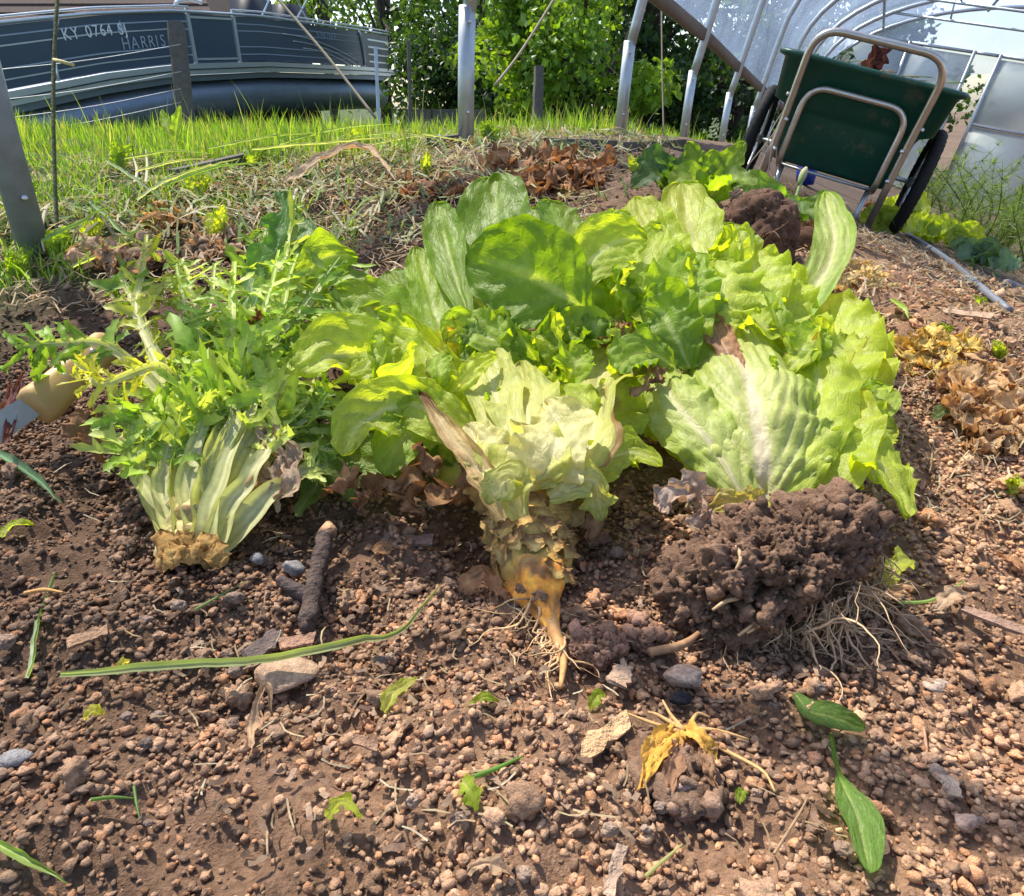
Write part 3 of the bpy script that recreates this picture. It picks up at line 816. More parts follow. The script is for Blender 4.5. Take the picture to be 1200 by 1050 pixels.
leaf(LD, [(866, 440, -.035), (845, 395, -.03), (826, 362, -.02)], 16, col=((.30, .16, .08), (.42, .26, .16), (.5, .34, .24)), mat='dry_leaf', prof='strap', ruf=.12, jag=.25, fold=.8, name='dry_tip')
leaf(LD, [(915, 596, -.01), (965, 545, -.035), (985, 490, -.03), (978, 455, -.015)], 50, col=G_LIGHT, prof='oval', ruf=.12, jag=.08, rf=5, spot=.5)
leaf(LD, [(920, 590, -.0), (985, 540, -.03), (1030, 545, -.05), (1062, 608, -.05)], 38, col=G_LIGHT, prof='fan', ruf=.16, jag=.08, nrm=(.4, -.6, .7), blister=.003)
leaf(LD, [(920, 590, .01), (1000, 540, .0), (1040, 560, -.01), (1065, 590, -.0)], 42, col=G_LIGHT, prof='fan', ruf=.2, jag=.1, nrm=(.5, -.5, .7))
leaf(LD, [(930, 570, .01), (990, 500, .02), (1022, 470, .02), (1036, 450, .03)], 30, col=G_MID, prof='round', ruf=.06, jag=.06)
leaf(LD, [(925, 580, .01), (990, 520, .01), (1020, 500, .01), (1050, 500, .02)], 36, col=G_LIGHT, prof='fan', ruf=.16, jag=.1)
leaf(LD, [(890, 600, .02), (820, 510, .02), (780, 470, .04), (762, 440, .06)], 50, col=G_LIGHT, prof='fan', ruf=.16, jag=.1)
leaf(LD, [(900, 590, -.01), (880, 590, -.03), (850, 590, -.035), (826, 600, -.03)], 18, col=((.5, .42, .12), (.6, .5, .2), (.65, .55, .3)), mat='pale_leaf', prof='torn', ruf=.2, jag=.3)
leaf(LD, [(905, 608, -.02), (890, 600, -.04), (870, 612, -.045), (850, 606, -.04)], 14, col=((.55, .38, .1), (.62, .46, .15), (.65, .52, .2)), mat='pale_leaf', prof='torn', ruf=.2, jag=.3, crump=.004)
leaf(LD, [(840, 580, -.01), (812, 572, -.03), (795, 585, -.04), (782, 612, -.04)], 22, col=((.42, .30, .22), (.50, .38, .30), (.52, .42, .33)), mat='dry_leaf', prof='torn', ruf=.3, jag=.3, crump=.012, crf=26)
leaf(LD, [(850, 590, -.02), (835, 595, -.04), (815, 612, -.05), (806, 600, -.05)], 14, col=((.42, .30, .22), (.50, .38, .30), (.52, .42, .33)), mat='dry_leaf', prof='torn', ruf=.3, jag=.3, crump=.010, crf=26)

# root ball: slanted lump of soil
def blob(name, parent, c, R, radii, seed, amp, fr, colr, mat='clod', ic=None, oct=6, crumbs=0):
    v, f = ic or ICO4
    ra = np.asarray(radii, float)
    p = v * (1 + 0.22 * amp * fbm(v * 1.3 + seed, seed, 2))[:, None] * ra
    nn = v / ra; nn /= np.linalg.norm(nn, axis=1)[:, None]
    m = ra.mean()
    f1 = fbm(p / m * fr + seed, seed + 1, 3, 0.55)
    f2 = fbm(p / m * fr * 5.5 + seed, seed + 2, 4, 0.65)
    n = f1 + 0.5 * f2
    p = p + nn * (m * amp * (0.26 * f1 + 0.075 * f2 - 0.15 * np.clip(-f2 - 0.3, 0, 1)))[:, None]
    p = p @ np.asarray(R).T + np.asarray(c)
    k = (0.85 + 0.35 * n)[:, None].clip(0.5, 1.4)
    o = MB().add(p, f, np.asarray(colr) * k).build(name, mat, parent)
    if crumbs:
        g = np.random.default_rng(seed + 900)
        cr_ = MB()
        for q in g.integers(0, len(p), crumbs):
            pv, pf = (P1 if g.random() < .35 else P0)[g.integers(14)]
            s = g.uniform(.0008, .0032) if g.random() < .9 else g.uniform(.003, .008)
            cr_.add((pv * g.uniform(.6, 1.3, 3)) @ randrot(1, g)[0].T * s + p[q], pf, np.asarray(colr) * g.uniform(.7, 1.5))
        tag(cr_.build('crumbs', 'clod', parent), kind='stuff')
    return o
rb_c = W(910, 672, 0.60)
Rb = frame(W(1030, 620, 0.60) - W(800, 700, 0.60), dirw(0, -0.35, 0.9))
ball = blob('root_ball', LD, rb_c, Rb, (0.088, 0.055, 0.056), 21, 1.0, 1.7, (0.165, 0.098, 0.064), ic=ico(7), crumbs=2000)
blob('root_ball', LD, W(965, 628, 0.605), Rb, (0.044, 0.04, 0.046), 22, 0.9, 1.6, (0.165, 0.098, 0.064), ic=ICO4, crumbs=160)
blob('root_ball', LD, W(825, 672, 0.605), Rb, (0.044, 0.036, 0.030), 24, 0.9, 1.6, (0.175, 0.104, 0.068), ic=ICO4, crumbs=140)
g = np.random.default_rng(51)
org, drs = [], []
for k in range(40):
    a, b = g.uniform(-0.085, 0.095), g.uniform(-0.04, 0.015)
    p = rb_c + Rb @ np.array([a, -0.048 * math.sqrt(max(0.05, 1 - (a / 0.1) ** 2)), b])
    org.append(p); drs.append(dirw(a * 4, -0.6, -0.5 + g.normal() * 0.3))
roots(LD, org, drs, 200, 0.042, 0.0008, (0.46, 0.30, 0.17), 52, 0.6, gravity=0.10)
roots(LD, [W(960, 705, 0.565), W(990, 730, 0.565), W(1000, 690, 0.57), W(945, 735, .56)], [dirw(.4, -.6, -.5), dirw(.1, -.7, -.6), dirw(.7, -.4, -.4)], 44, 0.10, 0.0013, (0.48, 0.32, 0.19), 53, 0.4, gravity=0.12)
for k, (a, b, c_) in enumerate([((865, 745), (905, 715), (930, 700)), ((875, 742), (900, 725), (915, 700)), ((862, 668), (868, 655), (864, 640)), ((835, 715), (850, 705), (868, 700))]):
    MB().tube(catmull([W(a[0], a[1], .545), W(b[0], b[1], .545), W(c_[0], c_[1], .555)], 10), np.linspace(.0012, .0022, 10), 6, (0.50, 0.33, 0.18)).build('root', 'root', LD)
# small torn and bent leaves filling the pile
gf = np.random.default_rng(77)
for (par, x0, x1, y0, y1, n, cols) in ((LC, 500, 700, 400, 520, 16, (G_LIGHT, G_PALE, G_MID)), (LC, 380, 520, 380, 500, 7, (G_MID, G_LIGHT)), (LB, 520, 760, 330, 420, 14, (G_MID, G_DARK, G_LIGHT)), (LR, 740, 920, 290, 420, 16, (G_LIGHT, G_LIGHT, G_MID)), (LD, 900, 1020, 360, 520, 12, (G_LIGHT, G_MID))):
    for k in range(n):
        x, y = gf.uniform(x0, x1), gf.uniform(y0, y1)
        a_ = gf.uniform(-2.6, -.5); L_ = gf.uniform(28, 60)
        dx, dy = math.cos(a_) * L_, math.sin(a_) * L_
        dd = gf.uniform(-.035, .03)
        leaf(par, [(x - dx * .6, y - dy * .6, dd + .03), (x, y, dd - .01), (x + dx * .5, y + dy * .5, dd - .015), (x + dx * .8 + gf.uniform(-14, 14), y + dy * .75, dd - .01)], gf.uniform(14, 30), col=cols[gf.integers(len(cols))], prof=['torn', 'fan', 'round', 'oval'][gf.integers(4)], ruf=gf.uniform(.1, .3), rf=gf.uniform(3, 6), jag=gf.uniform(.05, .3), fold=gf.uniform(-.6, 1.6), brown=.1 if gf.random() < .12 else 0, nrm=np.array([gf.normal() * .6, -.6, .6 + gf.normal() * .4]), NV=32, NU=16)

# ---- curly endive on the left
EN = empty('curly_endive', G(225, 672), 'uprooted curly endive on the left with frilly leaves, white stalks and a cut stump', 'endive', 'uprooted salad heads lying on the soil')
E_OUT = [(0.24, 0.35, 0.05), (0.31, 0.41, 0.06), (0.38, 0.46, 0.09), (0.44, 0.50, 0.13), (0.18, 0.28, 0.04)]
def endive(parent, pts, sw=9, lob=26, start=0.42, colr=None, seed=1, dens=1.0, curl=1.0, ribc=(0.64, 0.64, 0.32), nl=None):
    g = np.random.default_rng(seed)
    M = np.array([W(p[0], p[1], D(p[1]) + (p[2] if len(p) > 2 else 0)) for p in pts])
    NV = 40
    M = catmull(M, NV)
    M = M + 0.004 * np.stack([noise3(np.stack([np.linspace(0, 4, NV)] * 3, -1) + seed * 1.3 + q, seed + q) for q in range(3)], -1)
    T = np.gradient(M, axis=0); T /= np.linalg.norm(T, axis=1)[:, None]
    n0 = CAM - M; n0 /= np.linalg.norm(n0, axis=1)[:, None]
    n0 = n0 + g.normal(size=3) * 0.35 + np.array([0, 0, .35])
    N = n0 - T * np.sum(n0 * T, 1)[:, None]; N /= np.linalg.norm(N, axis=1)[:, None]
    B = np.cross(T, N)
    v = np.linspace(0, 1, NV)
    dep = 0.75
    px = dep / FPX
    wr = sw * px * np.interp(v, [0, 0.12, 0.4, 0.7, 1], [1.25, 1.1, 0.85, 0.6, 0.3])
    co = np.array(colr if colr is not None else E_OUT[g.integers(len(E_OUT))]) * g.uniform(0.85, 1.2)
    cr = np.array(ribc)
    mb = MB()
    NU = 7
    u = np.linspace(-1, 1, NU)
    Uu, Vv = np.meshgrid(u, v)
    P = M[:, None] + B[:, None] * (Uu * wr[:, None])[..., None] + N[:, None] * ((0.55 * Uu ** 2 - 0.3) * wr[:, None])[..., None]
    k = sst(start + 0.05, start + 0.6, Vv + 0.15 * (np.abs(Uu) - 0.5))[..., None]
    C = cr * (0.85 + 0.15 * np.cos(Uu * 9))[..., None] * (1 - k) + (co * 1.25) * k
    i, j = np.meshgrid(np.arange(NU - 1), np.arange(NV - 1)); q = (j * NU + i).ravel()
    mb.add(P.reshape(-1, 3), np.stack([q, q + 1, q + NU + 1, q + NU], -1), C.reshape(-1, 3))
    nlob = nl or int(11 * dens)
    for s in (-1, 1):
        for a in range(nlob):
            vv = start + (1 - start) * (a + g.uniform(0.1, 0.9)) / nlob
            iv = min(int(vv * (NV - 1)), NV - 1)
            o = M[iv] + B[iv] * s * wr[iv] * 0.6
            ln = lob * px * g.uniform(0.7, 1.9) * (0.55 + 0.6 * math.sin(math.pi * min(1, (vv - start) / (1 - start) * 0.85 + 0.12)))
            d = B[iv] * s * 0.8 + T[iv] * g.uniform(0.25, 0.85) + N[iv] * g.normal() * 0.4
            d /= np.linalg.norm(d)
            cu = N[iv] * g.normal() * 0.9 * curl + np.array([0, 0, -0.25]) + T[iv] * g.normal() * 0.4
            n_ = 7
            t = np.linspace(0, 1, n_)
            L = o + d * ln * t[:, None] + cu * ln * 0.5 * (t ** 2)[:, None]
            tl = np.gradient(L, axis=0); tl /= np.linalg.norm(tl, axis=1)[:, None]
            sd = np.cross(tl, N[iv] + g.normal(size=3) * 0.3); sd /= np.linalg.norm(sd, axis=1)[:, None]
            wl = ln * g.uniform(0.11, 0.21) * np.array([0.85, 0.75, 0.62, 0.95, 0.6, 0.75, 0.06])
            tw = np.sin(t * 5 + g.uniform(0, 6)) * 0.45
            nn = np.cross(sd, tl)
            Pl = np.stack([L + sd * wl[:, None] + nn * (wl * (0.4 + tw))[:, None], L, L - sd * wl[:, None] + nn * (wl * (0.4 - tw))[:, None]], 1)
            cc = co * g.uniform(0.8, 1.3) * np.linspace(1.25, 0.85, n_)[:, None, None] * np.array([0.95, 1.25, 0.95])[None, :, None]
            i, j = np.meshgrid(np.arange(2), np.arange(n_ - 1)); q = (j * 3 + i).ravel()
            mb.add(Pl.reshape(-1, 3), np.stack([q, q + 1, q + 4, q + 3], -1), np.clip(np.broadcast_to(cc, Pl.shape), 0, .8).reshape(-1, 3))
            # side teeth
            for b in range(3):
                iq = g.integers(2, 6)
                d2 = sd[iq] * g.choice([-1, 1]) + tl[iq] * 0.7; d2 /= np.linalg.norm(d2)
                l2 = ln * g.uniform(0.18, 0.36)
                e0 = L[iq]; e1 = L[iq] + d2 * l2 + nn[iq] * g.normal() * l2 * 0.5
                s2 = tl[iq] * l2 * 0.38
                mb.add([e0 - s2, e0 + s2, e1], [[0, 1, 2, 2]], co * g.uniform(0.85, 1.3))
    return mb.build('leaf', 'frill', parent)

def S(px, py):
    return (px, py)
g = np.random.default_rng(61)
# hand-placed ones that carry the outline: (pts, stalk width, lobe length)
ed = [
    ([(205, 630, 0), (178, 570, -.01), (185, 520, -.01), (240, 470, -.02)], 12, 24, .5),
    ([(215, 635, -.01), (205, 570, -.02), (215, 520, -.02), (262, 468, -.03)], 12, 26, .62),
    ([(235, 635, -.01), (240, 560, -.03), (262, 490, -.02), (310, 420, .0)], 13, 26, .62),
    ([(245, 630, 0), (270, 560, -.02), (318, 480, -.01), (370, 400, .02)], 14, 26, .62),
    ([(255, 640, 0), (300, 595, -.02), (345, 560, -.02), (385, 540, .0)], 14, 16, .75),
    ([(250, 630, .01), (320, 530, .0), (350, 520, -.01), (395, 530, .0)], 9, 12, .8),
    ([(210, 630, .01), (190, 530, .0), (165, 480, -.01), (150, 560, -.03)], 10, 26, .5),
    ([(220, 600, .03), (215, 500, .03), (140, 410, -.02), (60, 400, -.05), (22, 412, -.05)], 8, 26, .5),
    ([(230, 600, .03), (210, 480, .02), (190, 430, -.01), (120, 450, -.05), (85, 425, -.06)], 8, 18, .55),
    ([(240, 600, .04), (200, 450, .03), (160, 360, .02), (172, 275, .03)], 9, 24, .5),
    ([(240, 600, .05), (180, 420, .03), (150, 340, .04), (130, 320, .06)], 8, 24, .5),
    ([(260, 600, .05), (300, 420, .05), (330, 320, .05), (345, 240, .06)], 9, 30, .5),
    ([(260, 600, .05), (330, 420, .05), (375, 330, .06), (415, 300, .08)], 9, 28, .5),
    ([(260, 600, .05), (270, 420, .06), (300, 320, .08), (310, 265, .1)], 9, 28, .45),
    ([(260, 600, .05), (240, 420, .06), (225, 340, .08), (215, 300, .1)], 9, 24, .45),
    ([(260, 600, .04), (330, 450, .03), (390, 380, .04), (410, 345, .05)], 9, 24, .5),
    ([(225, 635, -.015), (222, 560, -.03), (238, 500, -.03), (280, 440, -.02)], 11, 26, .6),
    ([(248, 632, -.01), (285, 570, -.03), (315, 520, -.02), (345, 470, .0)], 11, 24, .6),
    ([(212, 635, -.012), (190, 575, -.02), (195, 530, -.025), (215, 480, -.02)], 10, 26, .55),
    ([(240, 635, -.012), (255, 560, -.035), (290, 490, -.025), (330, 440, .0)], 10, 26, .6),
    ([(200, 625, .0), (165, 560, -.015), (152, 520, -.02), (160, 470, -.01)], 9, 26, .35),
]
for k, (p, sw, lo, st) in enumerate(ed):
    yel = {8: (0.46, 0.44, 0.07), 9: (0.40, 0.42, 0.07)}.get(k)
    endive(EN, p, sw, lo, st, yel, 200 + k, 1.0)
for k in range(40):
    tx, ty = g.uniform(165, 400), g.uniform(285, 500)
    if tx < 200: ty = max(ty, 380)
    o = g.uniform(-.02, .08)
    mx_, my_ = 240 + (tx - 240) * 0.45 + g.uniform(-20, 20), 600 + (ty - 600) * 0.5
    endive(EN, [(235 + g.uniform(-20, 20), 610, .03), (mx_, my_, o), (tx, ty, o + g.uniform(-.03, .03))], g.uniform(6, 10), g.uniform(20, 32), g.uniform(.4, .55), None, 300 + k, 1.0)
# two flat lobed leaves at the top right of the endive
leaf(EN, [(300, 400, .06), (318, 320, .06), (345, 275, .06), (335, 225, .05)], 36, col=((.07, .17, .035), (.13, .26, .06), (.35, .45, .22)), prof='torn', jag=.55, jf=7, ruf=.12)
leaf(EN, [(320, 400, .05), (355, 330, .05), (385, 300, .05), (420, 300, .05)], 28, col=G_MID, prof='torn', jag=.5, jf=7, ruf=.15)
leaf(EN, [(255, 640, 0), (250, 560, -.02), (275, 500, -.03), (275, 462, -.02)], 13, col=((.45, .5, .2), (.6, .62, .36), (.66, .68, .45)), mat='pale_leaf', prof='strap', jag=.1, ribw=.5, fold=1.0)
# stump
stp = catmull([W(238, 600, .685), W(228, 632, .668), W(222, 655, .655), W(220, 672, .645)], 24)
ringed(stp, np.interp(np.linspace(0, 1, 24), [0, .5, .85, 1], np.array([38, 36, 33, 22]) * .66 / 800), 30, 9, 4, (0.52, 0.44, 0.20), (0.40, 0.24, 0.09), .6, .12).build('stump', 'root', EN)
for k, (x, y) in enumerate([(195, 640), (215, 635), (200, 655), (240, 640), (225, 650), (255, 650)]):
    leaf(EN, [(x + 8, y + 12, -.02), (x, y, -.03), (x - 4, y - 16, -.035)], 14, col=((.38, .22, .07), (.48, .32, .12), (.5, .36, .15)), mat='dry_leaf', prof='torn', jag=.35, crump=.004, crf=60, NV=14, NU=10, name='dry_scale')
for k, (a, b, c_) in enumerate([((300, 500), (330, 540), (322, 580)), ((285, 560), (320, 575), (335, 550)), ((330, 505), (345, 550), (320, 600)), ((270, 590), (300, 560), (310, 540))]):
    leaf(EN, [(*a, -.01), (*b, -.02), (*c_, -.015)], 11, col=((.36, .26, .17), (.48, .37, .27), (.5, .4, .3)), mat='dry_leaf', prof='torn', jag=.3, crump=.008, crf=40, fold=1.2, NV=24, NU=12, name='withered_leaf')

# withered leaves caught under the heads
def dried(name, label, spots, cat='dead leaf', col=((.22, .12, .06), (.30, .18, .09), (.34, .22, .12)), crump=.012, size=20, seed=1, grd=False, n=None, off=(-.02, -.02), crf=28, mat='dry_leaf', group=None):
    g = np.random.default_rng(seed)
    b0 = G(spots[0][0], spots[0][1])
    e = empty(name, b0, label, cat, group)
    for (x, y) in spots:
        if grd:
            p = G(x, y)
            a = g.uniform(0, 6.28); L = size * depth_of(p) / FPX
            d_ = np.array([math.cos(a), math.sin(a), 0.0])
            z = np.array([0, 0, 1.0])
            hgt = g.uniform(0.1, 0.75) * L
            pts = [p - d_ * L * 0.9 + z * (0.002 + .1 * L), p + z * (hgt), p + d_ * L * 0.9 + z * (hgt * g.uniform(0, 1) + .15 * L)]
            leaf(e, pts, L * g.uniform(.55, 1.0), world=True, nrm=z + g.normal(size=3) * .35 + np.array([0, -.35, 0]), col=[np.array(c) * g.uniform(.65, 1.35) for c in col], mat=mat, prof=g.choice(['torn', 'fan', 'oval']), ruf=.35, jag=.3, crump=crump, crf=crf, NV=22, NU=14, fold=g.uniform(-1.2, 1.4), blister=.002)
        else:
            a = g.uniform(0, 6.28)
            s = size * g.uniform(.7, 1.2)
            leaf(e, [(x - s * math.cos(a), y - s * math.sin(a), off[0]), (x, y, off[1] - .01), (x + s * math.cos(a), y + s * math.sin(a), off[1])], s * .7, col=[np.array(c) * g.uniform(.65, 1.35) for c in col], mat=mat, prof='torn', ruf=.35, jag=.3, crump=crump, crf=crf, NV=22, NU=14, fold=g.uniform(.3, 1.6))
    return e
dried('withered_leaf', 'brown shrivelled leaf wedged between the pale lettuce and the big veined leaf', [(725, 395), (735, 385), (712, 400)], size=14, seed=2)
dried('withered_leaf', 'torn brown leaf hanging just left of the big veined leaf', [(760, 430), (770, 445), (755, 462)], size=13, seed=3)
dried('withered_leaf', 'brown withered leaves drooping beneath the green leaves left of the pale lettuce', [(405, 560), (430, 585), (470, 560), (495, 545), (520, 575), (440, 560), (545, 560), (480, 590)], size=24, seed=4, off=(.02, .0), crump=.016)
dried('withered_leaf', 'dull brown withered leaf on the dark soil left of the endive stalks', [(100, 500), (125, 490), (115, 520)], size=20, seed=5, off=(.0, .0))
dried('withered_leaf', 'curled rust brown leaf sitting on top of the endive', [(300, 362), (296, 372)], size=11, seed=6, col=((.22, .09, .03), (.28, .12, .04), (.3, .15, .06)), off=(-.03, -.03))
dried('withered_leaf', 'brown papery leaf under the right side of the pale lettuce', [(700, 610), (720, 590), (690, 600)], size=15, seed=8, off=(.0, .0))

# ------------------------------------------------------------------ growing tunnel: posts, bows, purlins, film, end wall
def unit(v):
    v = np.asarray(v, float); return v / np.linalg.norm(v)
POSTS = [(-0.98, 1.43), (-0.17, 2.70), (0.55, 3.85)] + [(float(rowx(y)) + 0.0, y) for y in (5.1, 6.35, 7.6, 8.85, 10.1, 11.35, 12.6)]
XDIR = unit((0.895, -0.43, -0.17))
YDIR = unit((0.435, 0.90, 0.0))
UPD = unit(np.cross(XDIR, YDIR)); UPD = UPD if UPD[2] > 0 else -UPD
UPP = unit((UPD + 2 * UP) / 3)
HALF, STR, RISE = 3.3, 1.0, 1.45
def bow_pts(x, y, n=34, out=0.0):
    b = np.array([x, y, float(H0(x, y))])
    pts = []
    for t in np.linspace(0, 1, n):
        a = math.pi * t
        pts.append(b + UPD * (STR + (RISE + out) * math.sin(a) ** 0.9) + XDIR * (HALF - (HALF + out) * math.cos(a)))
    return b, np.array(pts)
tun = empty('growing_tunnel', (0.55, 3.85, 0.24), 'plastic covered growing tunnel on curved steel bows rising behind the cart', 'greenhouse')
for k, (x, y) in enumerate(POSTS):
    b, arc = bow_pts(x, y)
    top = b + UPP * 0.42
    po = MB().tube([b - UP * 0.1, b + UPP * 0.2, top], 0.029, 14).build('post', 'galvanised' if k else 'weathered_steel', tun)
    low = np.concatenate([np.linspace(top - UPP * 0.05, arc[0], 6)[:-1], arc])
    MB().tube(low, 0.0235 if k < 3 else 0.026, 10).build('bow', 'galvanised' if k else 'weathered_steel', tun)
    for hh in (0.10, 0.37):
        pb_ = b + UPP * hh + unit(CAM - b) * 0.029 + np.cross(UPP, unit(CAM - b)) * 0.01
        MB().tube([pb_, pb_ + unit(CAM - b) * 0.012], 0.006, 6).build('bolt', 'bolt_steel', po)
    if k >= 3 and k < 9:
        n_ = len(arc)
        c1, c2 = arc[int(n_ * .22)], arc[int(n_ * .78)]
        MB().tube([c1, c2], 0.017, 6).build('tie_bar', 'galvanised', tun)
        for q in range(5):
            a_ = c1 + (c2 - c1) * (0.14 + 0.18 * q); t_ = arc[int(n_ * (.30 + .1 * q))]
            MB().tube([a_, t_], 0.012, 6).build('web', 'galvanised', tun)
hip, ridge = [], []
for fr, r in ((0.06, .0), (0.2, .018), (0.36, .02), (0.5, .03), (0.64, .02), (0.8, .018)):
    pl = []
    for (x, y) in POSTS[1:]:
        b, arc = bow_pts(x, y, 51)
        pl.append(arc[int(fr * 50)] - UPD * 0.03)
    if r > 0: MB().tube(pl, r, 8).build('purlin', 'galvanised', tun)
hb = [bow_pts(x, y)[0] + UPD * (0.66 - 0.02 * k) - XDIR * 0.035 for k, (x, y) in enumerate(POSTS[1:])]
hb = [hb[0] + (hb[0] - hb[1])] + hb
for a_, b_ in zip(hb[:-1], hb[1:]):
    R_ = frame(b_ - a_, UPD)
    MB().box((a_ + b_) / 2, (np.linalg.norm(b_ - a_) - 0.004, 0.03, 0.065), R_).build('hip_board', 'brown_board', tun)
fm = []
for k, (x, y) in enumerate(POSTS[1:]):
    b, arc = bow_pts(x, y, 40, 0.03)
    fm.append(np.concatenate([[hb[k + 1] - XDIR * 0.02, b + UPD * 0.85 - XDIR * 0.03], arc]))
fm = np.array(fm)
fine = np.concatenate([fm[k] + (fm[k + 1] - fm[k]) * t for k in range(len(fm) - 1) for t in (0, 0.25, 0.5, 0.75)] + [fm[-1]]).reshape(-1, fm.shape[1], 3)
sag = 0.03 * np.sin(np.pi * (np.arange(len(fine)) % 4) / 4)
fine = fine - UPD * (sag[:, None] * np.ones(fm.shape[1]))[..., None]
a_, b_ = fine.shape[:2]
i, j = np.meshgrid(np.arange(b_ - 1), np.arange(a_ - 1)); q = (j * b_ + i).ravel()
MB().add(fine.reshape(-1, 3), np.stack([q, q + 1, q + b_ + 1, q + b_], -1)).build('film', 'film', tun)
# end wall
ew = empty('end_wall', POSTS[-1] + (float(H0(*POSTS[-1])),), 'translucent panelled end wall of the tunnel at the far right behind the cart wheel', 'wall')
eb, earc = bow_pts(*POSTS[-1])
eb = eb + YDIR * 0.05
def ewp(s, h): return eb + XDIR * s + UPD * h
cuts = [0.0, 1.05, 1.95, 2.3, 3.4, 4.5, 5.6, 6.6]
for k in range(len(cuts) - 1):
    s0, s1 = cuts[k], cuts[k + 1]
    if k == 2: continue
    for (h0, h1) in ((-0.3, 0.85), (0.87, 1.75)):
        MB().box(ewp((s0 + s1) / 2, (h0 + h1) / 2), (s1 - s0 - 0.05, 0.012, h1 - h0 - 0.03), frame(XDIR, UPD)).build('panel', 'polycarbonate', ew)
for s in cuts:
    MB().box(ewp(s, 0.75), (0.045, 0.05, 2.1), frame(XDIR, UPD)).build('stud', 'galvanised', ew)
for h in (0.86, 1.78):
    for k in range(len(cuts) - 1):
        if k == 2 and h < 1: continue
        MB().box(ewp((cuts[k] + cuts[k + 1]) / 2, h), (cuts[k + 1] - cuts[k] - 0.046, 0.045, 0.04), frame(XDIR, UPD)).build('rail', 'galvanised', ew)
top = MB()
cs = ewp(3.3, 1.8)
fan = np.array([p + YDIR * 0.05 for p in earc])
for p, p2 in zip(fan[:-1], fan[1:]):
    top.add([cs, p, p2], [[0, 1, 2, 2]])
top.build('gable_sheet', 'film', ew)

# ------------------------------------------------------------------ garden cart
CS = 0.80
org = np.array([1.315, 3.147, 0.005])
_a, _b, _c = math.radians(1.2), math.radians(14.0), math.radians(-25.0)
Rc = np.array(Euler((_a, _b, _c), 'XYZ').to_matrix())
CART_ROT = Matrix(Rc.tolist()).to_euler()
cart = empty('garden_cart', org, 'dark green two wheeled garden cart with bent steel tube handle leaning on the slope', 'cart', rot=CART_ROT)
cart.scale = (CS, CS, CS)
LOCAL.add(cart.name)
def rrect(hx, hy, z, r=0.07, n=5, y0=0.0):
    pts = []
    for (sx, sy, a0) in ((1, 1, 0), (-1, 1, 90), (-1, -1, 180), (1, -1, 270)):
        for k in range(n + 1):
            a = math.radians(a0 + 90 * k / n)
            pts.append((sx * (hx - r) + r * math.cos(a), y0 + sy * (hy - r) + r * math.sin(a), z))
    return np.array(pts)
rings = [rrect(.27, .40, .215, .05, y0=.04), rrect(.285, .43, .23, .06, y0=.04), rrect(.305, .47, .43, .07, y0=.05), rrect(.315, .48, .455, .07, y0=.05), rrect(.365, .525, .475, .08, y0=.06), rrect(.385, .55, .64, .09, y0=.06),
         rrect(.41, .575, .648, .09, y0=.06), rrect(.416, .58, .662, .09, y0=.06), rrect(.405, .57, .672, .09, y0=.06), rrect(.375, .54, .662, .085, y0=.06), rrect(.355, .515, .48, .08, y0=.06), rrect(.30, .46, .45, .07, y0=.05), rrect(.27, .40, .235, .05, y0=.04)]
m_ = len(rings[0])
V_ = np.concatenate(rings); k = np.arange(m_); k2 = (k + 1) % m_
F_ = np.concatenate([np.stack([i * m_ + k, i * m_ + k2, (i + 1) * m_ + k2, (i + 1) * m_ + k], -1) for i in range(len(rings) - 1)])
tb = MB().add(V_, F_)
for r_, flip in ((0, True), (len(rings) - 1, False)):
    c_ = len(V_)
    tb.add(np.concatenate([rings[r_], rings[r_].mean(0)[None]]), np.stack([k2 if flip else k, k if flip else k2, np.full(m_, m_), np.full(m_, m_)], -1))
tb.build('tub', 'green_plastic', cart)
def bent(pts, r=0.07, n=6):
    pts = [np.array(p, float) for p in pts]
    out = [pts[0]]
    for a, b, c in zip(pts[:-2], pts[1:-1], pts[2:]):
        d1, d2 = unit(a - b), unit(c - b)
        rr = min(r, np.linalg.norm(a - b) * .49, np.linalg.norm(c - b) * .49)
        for t in np.linspace(0, 1, n):
            out.append((1 - t) ** 2 * (b + d1 * rr) + 2 * t * (1 - t) * b + t ** 2 * (b + d2 * rr))
    return out + [pts[-1]]
hd = MB().tube(bent([(-.275, -.47, .03), (-.275, -.50, .40), (-.28, -.57, .77), (.28, -.57, .77), (.275, -.50, .40), (.275, -.47, .02)], .12, 10), 0.0165, 12).build('handle', 'steel_tube', cart)
st_ = MB().tube(bent([(-.225, -.40, .20), (-.225, -.475, .22), (-.225, -.487, .555), (.225, -.487, .555), (.225, -.475, .22), (.225, -.40, .20)], .10, 10), 0.0145, 12).build('stand_loop', 'steel_tube', cart)
MB().tube([(.21, -.38, .21), (.205, -.43, .0)], 0.013, 10).build('leg', 'galvanised', cart)
MB().tube([(-.21, -.38, .21), (-.205, -.43, .02)], 0.013, 10).build('leg', 'galvanised', cart)
for x in (-.225, .225):
    MB().tube([(x, -.40, .20), (x, .40, .20)], .0145, 10).build('frame_rail', 'steel_tube', cart)
MB().box((0, -.40, .205), (.42, .03, .012)).build('cross_bar', 'galvanised', cart)
for (x, z) in ((-.275, .50), (.275, .50), (-.24, .40), (.24, .40), (-.24, .27), (.24, .27)):
    MB().tube([(x + .022 * np.sign(x), -.50, z), (x + .022 * np.sign(x), -.525, z)], .009, 8).build('bolt', 'bolt_steel', cart)
MB().tube([(-.42, 0, .25), (.42, 0, .25)], .011, 8).build('axle', 'galvanised', cart)
